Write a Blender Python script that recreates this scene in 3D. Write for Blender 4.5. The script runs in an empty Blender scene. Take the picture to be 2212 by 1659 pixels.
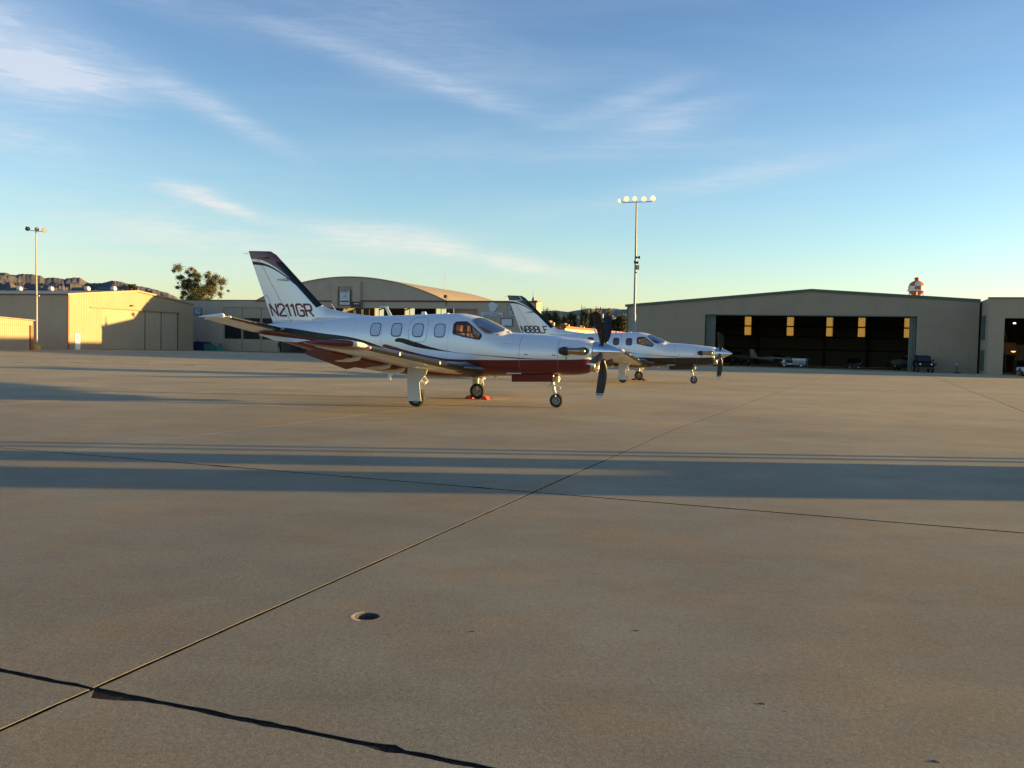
import bpy, math, random
import numpy as np
from mathutils import Vector, Matrix, noise as mnoise

sc = bpy.context.scene
R = math.radians
random.seed(7)

# ---------------------------------------------------------------- camera
CAM_H = 1.52
PITCH = 0.0416078
ROLL = 0.0234957
cam_d = bpy.data.cameras.new('camera')
cam = bpy.data.objects.new('camera', cam_d)
sc.collection.objects.link(cam)
sc.camera = cam
cam_d.sensor_fit = 'HORIZONTAL'
cam_d.sensor_width = 36.0
cam_d.lens = 36.0 * 1912.0 / 2212.0
cam_d.clip_start = 0.05
cam_d.clip_end = 30000
_F = Vector((0, math.cos(PITCH), -math.sin(PITCH)))
_R0 = Vector((1, 0, 0))
_U0 = Vector((0, math.sin(PITCH), math.cos(PITCH)))
_R = _R0 * math.cos(ROLL) + _U0 * math.sin(ROLL)
_U = _U0 * math.cos(ROLL) - _R0 * math.sin(ROLL)
cam.matrix_world = Matrix(((_R.x, _U.x, -_F.x, 0), (_R.y, _U.y, -_F.y, 0), (_R.z, _U.z, -_F.z, CAM_H), (0, 0, 0, 1)))

# ---------------------------------------------------------------- sun + sky
SUN_ANG = R(3.5)      # counter-clockwise from +X
SUN_EL = R(4.8)
SKY_STRENGTH = 0.13
SUN_STRENGTH = 4.9
EXPOSURE = 1.57
sd = bpy.data.lights.new('sun', 'SUN')
sun = bpy.data.objects.new('sun', sd)
sc.collection.objects.link(sun)
sd.energy = SUN_STRENGTH
sd.angle = R(0.5)
sd.color = (1.0, 0.66, 0.21)
sdir = Vector((math.cos(SUN_EL) * math.cos(SUN_ANG), math.cos(SUN_EL) * math.sin(SUN_ANG), math.sin(SUN_EL)))
sun.rotation_euler = sdir.to_track_quat('Z', 'Y').to_euler()

sc.view_settings.view_transform = 'Standard'
sc.view_settings.look = 'None'
sc.view_settings.gamma = 1.0
sc.view_settings.use_curve_mapping = False
sc.view_settings.exposure = EXPOSURE
sc.cycles.max_bounces = 6
sc.cycles.diffuse_bounces = 3
sc.cycles.glossy_bounces = 3
sc.cycles.transmission_bounces = 4
sc.cycles.transparent_max_bounces = 8
sc.cycles.caustics_reflective = False
sc.cycles.caustics_refractive = False

world = bpy.data.worlds.new('World')
sc.world = world
world.use_nodes = True
wn = world.node_tree.nodes
wl = world.node_tree.links
wn.clear()


class NT:
    """small helper to write node graphs as expressions"""
    def __init__(s, nt):
        s.n, s.l = nt.nodes, nt.links

    def put(s, sock, v):
        if hasattr(v, 'is_output') or isinstance(v, bpy.types.NodeSocket):
            s.l.new(v, sock)
        elif v is not None:
            if hasattr(sock.default_value, '__len__') and not hasattr(v, '__len__'):
                sock.default_value = [v] * len(sock.default_value)
            elif hasattr(sock.default_value, '__len__') and len(sock.default_value) == 4 and len(v) == 3:
                sock.default_value = (*v, 1)
            else:
                sock.default_value = v

    def m(s, op, a, b=None, c=None, clamp=False):
        n = s.n.new('ShaderNodeMath')
        n.operation = op
        n.use_clamp = clamp
        s.put(n.inputs[0], a)
        s.put(n.inputs[1], b)
        s.put(n.inputs[2], c)
        return n.outputs[0]

    def mix(s, f, a, b, mode='MIX'):
        n = s.n.new('ShaderNodeMix')
        n.data_type = 'RGBA'
        n.blend_type = mode
        s.put(n.inputs[0], f)
        s.put(n.inputs[6], a)
        s.put(n.inputs[7], b)
        return n.outputs[2]

    def noise(s, vec, scale, detail=4, rough=0.55, dist=0):
        n = s.n.new('ShaderNodeTexNoise')
        if vec is not None:
            s.l.new(vec, n.inputs['Vector'])
        n.inputs['Scale'].default_value = scale
        n.inputs['Detail'].default_value = detail
        n.inputs['Roughness'].default_value = rough
        n.inputs['Distortion'].default_value = dist
        return n.outputs[0]

    def ramp(s, v, lo, hi, a=0.0, b=1.0, smooth=True):
        n = s.n.new('ShaderNodeMapRange')
        n.interpolation_type = 'SMOOTHSTEP' if smooth else 'LINEAR'
        n.clamp = True
        s.put(n.inputs[0], v)
        for i, q in enumerate((lo, hi, a, b)):
            n.inputs[i + 1].default_value = q
        return n.outputs[0]

    def mapping(s, vec, scale=(1, 1, 1), loc=(0, 0, 0), rot=(0, 0, 0)):
        n = s.n.new('ShaderNodeMapping')
        s.l.new(vec, n.inputs[0])
        n.inputs['Scale'].default_value = scale
        n.inputs['Location'].default_value = loc
        n.inputs['Rotation'].default_value = rot
        return n.outputs[0]

    def coord(s, k='Object'):
        return s.n.new('ShaderNodeTexCoord').outputs[k]

    def sep(s, v):
        n = s.n.new('ShaderNodeSeparateXYZ')
        s.l.new(v, n.inputs[0])
        return n.outputs

    def comb(s, x, y, z):
        n = s.n.new('ShaderNodeCombineXYZ')
        s.put(n.inputs[0], x)
        s.put(n.inputs[1], y)
        s.put(n.inputs[2], z)
        return n.outputs[0]

    def curve(s, v, pts):
        n = s.n.new('ShaderNodeFloatCurve')
        s.put(n.inputs[1], v)
        c = n.mapping.curves[0]
        pts = sorted(pts)
        c.points[0].location = pts[0]
        c.points[1].location = pts[-1]
        for q in pts[1:-1]:
            c.points.new(*q)
        for q in c.points:
            q.handle_type = 'AUTO_CLAMPED'
        n.mapping.update()
        return n.outputs[0]


W = NT(world.node_tree)
sky = wn.new('ShaderNodeTexSky')
sky.sky_type = 'NISHITA'
sky.sun_disc = False
sky.sun_elevation = SUN_EL
sky.sun_rotation = math.pi / 2 - SUN_ANG
sky.altitude = 300
sky.air_density = 1.0
sky.dust_density = 0.6
sky.ozone_density = 2.0
dirv = W.coord('Generated')
dx, dy, dz = W.sep(dirv)[:3]
az = W.m('ARCTAN2', dx, dy)
el = W.m('ARCSINE', dz)


def cloud(a0, e0, la, le, tilt, amt):
    """soft elongated patch of thin cloud centred at azimuth a0 / elevation e0 (degrees), la by le degrees"""
    ca, sa = math.cos(R(tilt)), math.sin(R(tilt))
    da = W.m('SUBTRACT', az, R(a0))
    de = W.m('SUBTRACT', el, R(e0))
    p = W.m('ADD', W.m('MULTIPLY', da, ca / R(la)), W.m('MULTIPLY', de, sa / R(la)))
    q = W.m('ADD', W.m('MULTIPLY', da, -sa / R(le)), W.m('MULTIPLY', de, ca / R(le)))
    d = W.m('ADD', W.m('MULTIPLY', p, p), W.m('MULTIPLY', q, q))
    return W.m('MULTIPLY', W.m('POWER', 2.718, W.m('MULTIPLY', d, -1.0)), amt)


patches = [(-29.5, 15.6, 4.6, 2.0, -8, 1.5), (-27, 14.2, 4.0, 1.2, 5, .7), (-20.5, 14.3, 4.0, .7, -24, .38), (-17, 13.0, 3.2, .6, -25, .45),
           (-9, 17.2, 9.0, .7, -14, .36), (-3.5, 15.7, 4.5, .5, -16, .32), (-20.3, 8.9, 1.6, .45, -4, .9), (-18.3, 8.2, 2.2, .38, -14, 1.4),
           (-8.5, 6.7, 4.4, .8, -4, 1.5), (-1, 5.5, 6.0, .45, -8, .9), (7, 15.4, 4.0, .6, 17, .45), (9.5, 13.9, 3.8, .8, 12, .42), (10.5, 15.0, 4.0, .4, 9, .3),
           (15, 11.0, 10, .7, 10, .42), (-30, 11.0, 5, 1.0, -4, .55), (-20, 6.4, 6, .7, -5, .45), (-26, 20.5, 7, 1.0, -14, .4), (-25, 7.5, 9, 3, 0, .32), (-14, 5, 14, 1.6, 0, .35),
           (-10, 20, 14, 2.5, -16, .25), (4, 12.4, 14, .7, 2, .25)]
tot = None
for pt in patches:
    c = cloud(*pt)
    tot = c if tot is None else W.m('ADD', tot, c)
cv = W.comb(az, W.m('MULTIPLY', el, 4.2), 0)
cv1 = W.mapping(cv, rot=(0, 0, R(14)))
n1 = W.noise(cv1, 5.0, 7, .58, .9)
n2 = W.noise(W.mapping(cv, rot=(0, 0, R(-18)), scale=(1, 2.2, 1), loc=(3, 1, 0)), 15.0, 8, .66, 1.0)
streak = W.ramp(W.m('ADD', W.m('MULTIPLY', n1, .6), W.m('MULTIPLY', n2, .5)), .42, .72)
veil = W.m('MULTIPLY', W.ramp(W.noise(W.mapping(cv, scale=(1, 1.6, 1), rot=(0, 0, R(10))), 2.1, 5, .6, .8), .42, .75), .10)
cl = W.m('ADD', W.m('MULTIPLY', tot, W.m('MULTIPLY_ADD', streak, .62, .34)), veil)
cl = W.m('MULTIPLY', cl, W.ramp(el, .0, .04))
cl = W.m('MINIMUM', cl, .9)
# the sky colour: a bit more saturated blue above, pale straw near the horizon
low = W.mix(W.ramp(el, .0, .16), (1.0, 1.0, 1.09, 1), (.88, .965, 1.06, 1))
grad = W.mix(W.ramp(el, .10, .46), low, (.60, .67, .86, 1))
skyc = W.mix(1.0, sky.outputs[0], grad, 'MULTIPLY')
cloudc = W.mix(W.ramp(el, .03, .28), (2.35, 2.35, 2.0), (1.75, 1.95, 2.3))
final = W.mix(cl, skyc, cloudc)
bg = wn.new('ShaderNodeBackground')
wl.new(final, bg.inputs[0])
bg.inputs[1].default_value = SKY_STRENGTH
wo = wn.new('ShaderNodeOutputWorld')
wl.new(bg.outputs[0], wo.inputs[0])

# ---------------------------------------------------------------- helpers
C = sc.collection
MATS = {}


def mat(name, col, rough=.6, metal=0, var=0, vscale=3, bump=0, bscale=40, coat=0, emit=None, es=1, spec=.5, trans=0):
    if name in MATS:
        return MATS[name]
    m = bpy.data.materials.new(name)
    m.use_nodes = True
    t = NT(m.node_tree)
    b = m.node_tree.nodes['Principled BSDF']
    b.inputs['Base Color'].default_value = (*col, 1)
    b.inputs['Roughness'].default_value = rough
    b.inputs['Metallic'].default_value = metal
    b.inputs['Coat Weight'].default_value = coat
    b.inputs['Coat Roughness'].default_value = .06
    b.inputs['Specular IOR Level'].default_value = spec
    if emit:
        b.inputs['Emission Color'].default_value = (*emit, 1)
        b.inputs['Emission Strength'].default_value = es
    if var:
        n = t.noise(t.coord(), vscale, 5, .6)
        f = t.ramp(n, .3, .7, 1 - var, 1 + var, False)
        c = t.mix(1.0, (*col, 1), t.comb(f, f, f), 'MULTIPLY')
        t.l.new(c, b.inputs['Base Color'])
    if bump:
        bn = m.node_tree.nodes.new('ShaderNodeBump')
        bn.inputs['Strength'].default_value = bump
        bn.inputs['Distance'].default_value = .01
        t.l.new(t.noise(t.coord(), bscale, 4, .6), bn.inputs['Height'])
        t.l.new(bn.outputs[0], b.inputs['Normal'])
    MATS[name] = m
    return m


class MB:
    def __init__(s):
        s.v, s.f = [], []

    def add(s, vs, fs):
        o = len(s.v)
        s.v += [tuple(map(float, q)) for q in vs]
        s.f += [tuple(i + o for i in f) for f in fs]
        return s

    def box(s, x0, x1, y0, y1, z0, z1):
        vs = [(x, y, z) for x in (x0, x1) for y in (y0, y1) for z in (z0, z1)]
        return s.add(vs, [(0, 1, 3, 2), (4, 6, 7, 5), (0, 4, 5, 1), (2, 3, 7, 6), (0, 2, 6, 4), (1, 5, 7, 3)])

    def rings(s, rs, cap=True, closed=True):
        n = len(rs[0])
        vs = [q for r in rs for q in r]
        fs = []
        for i in range(len(rs) - 1):
            for j in range(n if closed else n - 1):
                k = (j + 1) % n
                fs.append((i * n + j, i * n + k, (i + 1) * n + k, (i + 1) * n + j))
        if cap:
            fs.append(tuple(range(n))[::-1])
            fs.append(tuple(range((len(rs) - 1) * n, len(rs) * n)))
        return s.add(vs, fs)

    def prism(s, pts, d):
        """closed polygon (3-D points) extruded by vector d"""
        d = Vector(d)
        return s.rings([pts, [tuple(Vector(q) + d) for q in pts]])

    def tube(s, pts, r, n=8, cap=True):
        pts = [Vector(q) for q in pts]
        rs = r if hasattr(r, '__len__') else [r] * len(pts)
        out = []
        for i, q in enumerate(pts):
            t = (pts[min(i + 1, len(pts) - 1)] - pts[max(i - 1, 0)]).normalized()
            a = t.cross(Vector((0, 0, 1)))
            if a.length < .05:
                a = t.cross(Vector((0, 1, 0)))
            a.normalize()
            b = t.cross(a)
            out.append([tuple(q + a * math.cos(2 * math.pi * k / n) * rs[i] + b * math.sin(2 * math.pi * k / n) * rs[i]) for k in range(n)])
        return s.rings(out, cap)

    def lathe(s, prof, c, ax='y', n=24, cap=True):
        """profile of (axial, radius) turned about an axis through c"""
        out = []
        for a, r in prof:
            ring = []
            for k in range(n):
                p, q = r * math.cos(2 * math.pi * k / n), r * math.sin(2 * math.pi * k / n)
                ring.append((c[0] + p, c[1] + a, c[2] + q) if ax == 'y' else (c[0] + a, c[1] + p, c[2] + q) if ax == 'x' else (c[0] + p, c[1] + q, c[2] + a))
            out.append(ring)
        return s.rings(out, cap)


def obj(name, mb, m, parent=None, smooth=False, off=(0, 0, 0), loc=None):
    me = bpy.data.meshes.new(name)
    o3 = Vector(off)
    me.from_pydata([tuple(Vector(q) + o3) for q in mb.v] if tuple(off) != (0, 0, 0) else mb.v, [], mb.f)
    if m is not None:
        me.materials.append(m)
    if smooth:
        me.polygons.foreach_set('use_smooth', [True] * len(me.polygons))
        if smooth != 'all':
            me.set_sharp_from_angle(angle=R(38))
    me.update()
    o = bpy.data.objects.new(name, me)
    C.objects.link(o)
    if parent is not None:
        o.parent = parent
    if loc is not None:
        o.location = loc
    return o


def fixn(o):
    import bmesh
    bm = bmesh.new()
    bm.from_mesh(o.data)
    bmesh.ops.recalc_face_normals(bm, faces=bm.faces)
    bm.to_mesh(o.data)
    bm.free()
    return o


def thing(name, label, cat, loc=(0, 0, 0), rz=0, group=None):
    o = bpy.data.objects.new(name, None)
    C.objects.link(o)
    o.location = loc
    o.rotation_euler = (0, 0, rz)
    o.empty_display_size = .2
    return tag(o, label, cat, group)


def tag(o, label, cat, group=None):
    o['label'] = label
    o['category'] = cat
    if group:
        o['group'] = group
    return o


def struct(o):
    o['kind'] = 'structure'
    return o


def relabel(o, label):
    o['label'] = label
    return o


def copy_tree(o, parent=None):
    c = o.copy()
    C.objects.link(c)
    c.parent = parent
    for ch in list(o.children):
        copy_tree(ch, c)
    return c


TA = R(20.3)
EU = Vector((math.cos(TA), -math.sin(TA), 0))
EV = Vector((math.sin(TA), math.cos(TA), 0))


def uvw(u, v, z=0):
    return EU * u + EV * v + Vector((0, 0, z))


class Site:
    """a thing whose parts are given in apron coordinates (u right-near, v away, z up)"""
    def __init__(s, name, label, cat, u, v, group=None):
        s.o = (u, v)
        s.t = thing(name, label, cat, uvw(u, v), -TA, group)

    def part(s, name, mb, m, parent=None, smooth=False, label=None):
        o = obj(name, mb, m, parent or s.t, smooth, off=(-s.o[0], -s.o[1], 0))
        if label:
            o['label'] = label
        return o


def text_mesh(body, size, depth=.01, bold=0.0):
    cu = bpy.data.curves.new('t', 'FONT')
    cu.body = body
    cu.size = size
    cu.extrude = depth / 2
    cu.offset = bold
    cu.align_x = 'CENTER'
    cu.align_y = 'CENTER'
    cu.resolution_u = 3
    o = bpy.data.objects.new('t', cu)
    C.objects.link(o)
    dg = bpy.context.evaluated_depsgraph_get()
    me = bpy.data.meshes.new_from_object(o.evaluated_get(dg))
    mb = MB()
    mb.add([tuple(v.co) for v in me.vertices], [tuple(p.vertices) for p in me.polygons])
    bpy.data.objects.remove(o)
    bpy.data.curves.remove(cu)
    bpy.data.meshes.remove(me)
    return mb


def fit_text(body, u0, u1, z0, z1, v, bold=0.0, depth=.02):
    """lettering on a wall facing the camera, filling the box u0..u1, z0..z1"""
    mb = text_mesh(body, 1.0, depth, bold)
    xs = [q[0] for q in mb.v]
    ys = [q[1] for q in mb.v]
    ax, bx, ay, by = min(xs), max(xs), min(ys), max(ys)
    mb.v = [(u0 + (q[0] - ax) / (bx - ax) * (u1 - u0), v - q[2], z0 + (q[1] - ay) / (by - ay) * (z1 - z0)) for q in mb.v]
    return mb


def ribbed(p0, p1, zb, zt, nrm, pitch=.24, depth=.016):
    """corrugated wall skin from p0 to p1 (uv points); zb / zt functions of distance; nrm = outward uv normal"""
    p0, p1, nrm = Vector(p0), Vector(p1), Vector(nrm)
    L = (p1 - p0).length
    d = (p1 - p0) / L
    n = max(1, int(L / pitch))
    st = []
    for i in range(n):
        a = i * L / n
        w = L / n
        st += [(a, 0), (a + w * .55, 0), (a + w * .65, 1), (a + w * .9, 1)]
    st.append((L, 0))
    mb = MB()
    vs, fs = [], []
    for a, k in st:
        q = p0 + d * a + nrm * depth * k
        vs += [(q.x, q.y, zb(a)), (q.x, q.y, zt(a))]
    for i in range(len(st) - 1):
        fs.append((2 * i, 2 * i + 2, 2 * i + 3, 2 * i + 1))
    return mb.add(vs, fs)

# ================================================================ ground
def concrete_mat(name, base, lightband=False):
    m = bpy.data.materials.new(name)
    m.use_nodes = True
    t = NT(m.node_tree)
    b = m.node_tree.nodes['Principled BSDF']
    pos = t.n.new('ShaderNodeNewGeometry').outputs['Position']
    big = t.ramp(t.noise(pos, .30, 6, .6), .3, .7, .84, 1.14, False)
    med = t.ramp(t.noise(t.mapping(pos, scale=(1, 1.6, 1), rot=(0, 0, R(20))), 1.4, 6, .65), .25, .75, .90, 1.10, False)
    fine = t.ramp(t.noise(pos, 40, 4, .75), .25, .75, .90, 1.10, False)
    grit = t.ramp(t.noise(pos, 90, 2, .6), .3, .7, .92, 1.08, False)
    rnd = t.ramp(t.n.new('ShaderNodeObjectInfo').outputs['Random'], 0, 1, .95, 1.05, False)
    vo = t.n.new('ShaderNodeTexVoronoi')
    vo.inputs['Scale'].default_value = 75
    t.l.new(t.mapping(pos, scale=(1, 1, .4)), vo.inputs['Vector'])
    chip = t.ramp(t.sep(vo.outputs['Color'])[0], .15, 1, .90, 1.11, False)
    v = t.m('MULTIPLY', t.m('MULTIPLY', t.m('MULTIPLY', big, rnd), med), t.m('MULTIPLY', t.m('MULTIPLY', fine, grit), chip))
    warm = t.ramp(t.noise(pos, .8, 4, .6), .42, .68)
    spot = t.ramp(t.noise(pos, 11, 4, .6), .62, .75)
    c = t.mix(warm, (base[0] * .96, base[1] * 1.0, base[2] * 1.05, 1), (base[0] * 1.07, base[1] * .99, base[2] * .91, 1))
    stain = t.ramp(t.noise(t.mapping(pos, scale=(1, 1.3, 1), loc=(7, 3, 0)), .55, 5, .62, .4), .60, .74)
    c = t.mix(t.m('MULTIPLY', stain, .38), c, (base[0] * .62, base[1] * .6, base[2] * .58, 1))
    c = t.mix(t.m('MULTIPLY', spot, .35), c, (base[0] * .7, base[1] * .68, base[2] * .66, 1))
    peb = t.ramp(t.noise(pos, 55, 1, .4), .70, .76)
    c = t.mix(t.m('MULTIPLY', peb, .5), c, (base[0] * 1.5, base[1] * 1.45, base[2] * 1.35, 1))
    c = t.mix(1.0, c, t.comb(v, v, v), 'MULTIPLY')
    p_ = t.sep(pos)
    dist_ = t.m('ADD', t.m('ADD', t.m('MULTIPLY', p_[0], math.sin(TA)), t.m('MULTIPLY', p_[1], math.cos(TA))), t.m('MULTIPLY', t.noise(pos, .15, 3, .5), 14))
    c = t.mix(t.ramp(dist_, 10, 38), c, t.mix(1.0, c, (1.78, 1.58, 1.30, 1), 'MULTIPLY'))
    if lightband:
        p = t.sep(pos)
        vv = t.m('ADD', t.m('MULTIPLY', p[0], math.sin(TA)), t.m('MULTIPLY', p[1], math.cos(TA)))
        c = t.mix(t.ramp(vv, 84.1, 84.5), c, t.mix(1.0, c, (1.22, 1.24, 1.26, 1), 'MULTIPLY'))
    t.l.new(c, b.inputs['Base Color'])
    b.inputs['Roughness'].default_value = .9
    b.inputs['Specular IOR Level'].default_value = .25
    bn = t.n.new('ShaderNodeBump')
    bn.inputs['Strength'].default_value = .40
    bn.inputs['Distance'].default_value = .005
    scr = t.noise(t.mapping(pos, scale=(3.0, 60, 1), rot=(0, 0, R(-12))), 1, 3, .6)
    hgt = t.m('ADD', t.m('ADD', t.m('MULTIPLY', t.noise(pos, 34, 6, .8, .4), 1.0), t.m('MULTIPLY', t.noise(pos, 150, 2, .6), .35)), t.m('MULTIPLY', scr, .22))
    t.l.new(hgt, bn.inputs['Height'])
    t.l.new(bn.outputs[0], b.inputs['Normal'])
    return m


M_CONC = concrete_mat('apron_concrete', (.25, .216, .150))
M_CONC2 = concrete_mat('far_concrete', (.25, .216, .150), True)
M_TAR = mat('joint_tar', (.034, .024, .017), .95, var=.6, vscale=25, spec=.1, bump=.6, bscale=60)

U_L = [-92.9 + 7.55 * i for i in range(11)] + [-9.55, -2.98, 4.57, 12.12, 19.67, 27.22, 34.77, 42.32, 49.87]
V_L = [-9.0, -3.0, 2.92, 8.78, 17.1, 23.0, 28.9, 35.6, 42.3, 49.0, 55.7, 62.4, 69.1, 76.0, 84.3]


def kink(u, v):
    return u + .039 * max(0, v - 17.1)


_am = MB()
for cells in (((-92.9, -9), (-2.62, -9), (-2.62, 17.1), (-92.9, 17.1)), ((-2.22, -9), (49.87, -9), (49.87, 17.1), (-2.22, 17.1)), ((-2.62, -9), (-2.22, -9), (-2.22, 4.11), (-2.62, 4.11)), ((-2.62, 4.51), (-2.22, 4.51), (-2.22, 17.1), (-2.62, 17.1)), ((-92.9, 17.1), (49.87, 17.1), (49.87, 84.3), (-92.9, 84.3))):
    _am.add([tuple(uvw(kink(u, v), v, -.0065)) for u, v in cells], [(0, 1, 2, 3)])
apron = struct(obj('apron', _am, M_TAR))
g = MB()
BIG = 14000
k84 = kink(0, 84.3)
# surrounding ground in four pieces around the slab field (all at the slab level)
g.add([tuple(uvw(u, v, -.004)) for u, v in ((-BIG, 84.3), (BIG, 84.3), (BIG, BIG), (-BIG, BIG))], [(0, 1, 2, 3)])
g.add([tuple(uvw(u, v, -.004)) for u, v in ((-BIG, -BIG), (BIG, -BIG), (BIG, -9), (-BIG, -9))], [(0, 1, 2, 3)])
g.add([tuple(uvw(u, v, -.004)) for u, v in ((-BIG, -9), (-92.9, -9), (-92.9, 17.1), (-92.9 + k84, 84.3), (-BIG, 84.3))], [(0, 1, 2, 3, 4)])
g.add([tuple(uvw(u, v, -.004)) for u, v in ((49.87, -9), (BIG, -9), (BIG, 84.3), (49.87 + k84, 84.3), (49.87, 17.1))], [(0, 1, 2, 3, 4)])
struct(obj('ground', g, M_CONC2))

rs = random.Random(3)


def edge_noise(u, v, a):
    return a * (mnoise.noise(Vector((u * 9, v * 9, .3))) + .6 * mnoise.noise(Vector((u * 31, v * 31, 4.1))))


def gap_half(kind, c, far=False):
    if far and kind == 'u':
        return .016 if c in (-2.98, 4.57) else .003
    if kind == 'v':
        return .017 if c == 2.92 else .020 if c == 8.78 else .004
    return .0115 if c == -2.98 else .012 if c > 3 else .002


def make_slab(u0, u1, v0, v1, near, hole=None):
    def line(axis, c, s, t0, t1):
        out = []
        gh = gap_half(axis, c, not near)
        n = max(1, int(abs(t1 - t0) / .055)) if near else 1
        for i in range(n):
            t = t0 + (t1 - t0) * i / n
            q = gh
            if near:
                u, v = (t, c) if axis == 'v' else (c, t)
                q += edge_noise(u + s, v, .0035 if c != 2.92 else .009)
                if axis == 'v' and c == 2.92:
                    if s < 0 and u > -2.98:
                        q += .075 * max(0, 1 - (u + 2.98) / .30) ** .7 * min(1, .45 + (u + 2.98) / .09) * (1 + .25 * mnoise.noise(Vector((u * 40, 3, 1)))) if u < -2.66 else 0
                    for cu, w, dp in ((-1.55, .05, .028), (-2.1, .04, .012), (-.9, .03, .012), (-3.9, .05, .012)):
                        q += dp * max(0, 1 - abs(u - cu) / w)
                if axis == 'v' and c == 8.78:
                    for cu, w, dp in ((-7.0, .25, .02), (-5.2, .1, .012), (-3.6, .15, .02)):
                        q += dp * max(0, 1 - abs(u - cu) / w)
            out.append((t, c + s * q) if axis == 'v' else (c + s * q, t))
        return out
    a = gap_half('u', u0)
    loop = line('v', v0, 1, u0 + .01, u1 - .01) + line('u', u1, -1, v0 + .01, v1 - .01) + line('v', v1, -1, u1 - .01, u0 + .01) + line('u', u0, 1, v1 - .01, v0 + .01)
    cu, cv = (u0 + u1) / 2, (v0 + v1) / 2
    ch = .0016 if near and (u0 == -2.98 or u1 == -2.98) else .0015

    def inset(p, d):
        return (p[0] + (d if p[0] < cu else -d) * (1 if min(abs(p[0] - u0), abs(p[0] - u1)) < .13 else 0),
                p[1] + (d if p[1] < cv else -d) * (1 if min(abs(p[1] - v0), abs(p[1] - v1)) < .13 else 0))
    ctr = uvw(kink(cu, cv), cv)

    def W3(p, z):
        return tuple(uvw(kink(*p), p[1], z) - ctr)
    rr = [[W3(p, -.05) for p in loop], [W3(p, -ch * .8) for p in loop], [W3(inset(p, ch), 0) for p in loop]]
    mb = MB()
    n = len(loop)
    if hole is None:
        mb.rings(rr, cap=False)
        mb.f.append(tuple(range(2 * n, 3 * n)))
    else:
        import bmesh
        mb.rings(rr, cap=False)
        base = len(mb.v)
        hn = 28
        hv = []
        for k in range(hn):
            an = 2 * math.pi * k / hn
            rad = .066 * (1 + .10 * mnoise.noise(Vector((math.cos(an) * 2, math.sin(an) * 2, 9))))
            hv.append(W3((hole[0] + rad * math.cos(an), hole[1] + rad * math.sin(an)), 0))
        bm = bmesh.new()
        vs = [bm.verts.new(q) for q in rr[2] + hv]
        bm.verts.index_update()
        es = [bm.edges.new((vs[i], vs[(i + 1) % n])) for i in range(n)] + [bm.edges.new((vs[n + i], vs[n + (i + 1) % hn])) for i in range(hn)]
        res = bmesh.ops.triangle_fill(bm, use_beauty=True, use_dissolve=False, edges=es, normal=(0, 0, 1))
        bm.verts.index_update()
        fs = []
        for f in bm.faces:
            ids = [v.index for v in f.verts]
            nn = f.normal.z
            fs.append(tuple(ids if nn > 0 else ids[::-1]))
        bm.free()
        mb.add(rr[2] + hv, fs)
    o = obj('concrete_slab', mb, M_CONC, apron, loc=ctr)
    o.data.materials.append(M_TAR)
    o.data.polygons.foreach_set('material_index', [1 if i < n else 0 for i in range(len(o.data.polygons))])
    return o


HOLE = (-2.42, 4.31)
for i in range(len(U_L) - 1):
    for j in range(len(V_L) - 1):
        u0, u1, v0, v1 = U_L[i], U_L[i + 1], V_L[j], V_L[j + 1]
        near = v0 < 17 and v1 > 0 and -17 < u0 < 12
        hol = HOLE if (u0 < HOLE[0] < u1 and v0 < HOLE[1] < v1) else None
        make_slab(u0, u1, v0, v1, near, hol)
# tie-down socket: a rounded funnel, shade painted inside, sunlit left rim painted pale
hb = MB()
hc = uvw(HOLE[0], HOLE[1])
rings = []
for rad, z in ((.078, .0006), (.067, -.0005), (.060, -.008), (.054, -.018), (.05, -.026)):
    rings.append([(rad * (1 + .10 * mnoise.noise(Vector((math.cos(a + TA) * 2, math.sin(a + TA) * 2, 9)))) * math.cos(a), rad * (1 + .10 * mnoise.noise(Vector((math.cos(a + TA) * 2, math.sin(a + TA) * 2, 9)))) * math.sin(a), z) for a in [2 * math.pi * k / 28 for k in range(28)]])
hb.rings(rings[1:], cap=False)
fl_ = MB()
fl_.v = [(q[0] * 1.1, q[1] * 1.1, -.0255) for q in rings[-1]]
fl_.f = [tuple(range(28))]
hole = obj('tie_down_socket', hb, mat('socket_stone', (.055, .048, .042), .9, var=.35, vscale=30, bump=.5, bscale=60), apron, smooth=True, loc=hc)  # dark wall tone paints the shade inside the recess
obj('socket_floor', fl_, mat('socket_dirt', (.03, .028, .026), .9, var=.4, vscale=30), hole)  # recess shade painted into the floor colour
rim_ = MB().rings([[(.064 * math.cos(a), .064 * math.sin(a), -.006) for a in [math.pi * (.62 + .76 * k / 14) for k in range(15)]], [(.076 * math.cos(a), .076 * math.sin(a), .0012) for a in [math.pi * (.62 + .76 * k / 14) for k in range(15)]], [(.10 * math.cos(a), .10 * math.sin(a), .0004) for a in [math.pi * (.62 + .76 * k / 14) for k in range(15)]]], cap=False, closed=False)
obj('worn_rim', rim_, mat('rim_stone', (.36, .30, .23), .9, var=.2, vscale=30), hole, smooth='all')  # pale crescent paints the sunlit left lip
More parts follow.
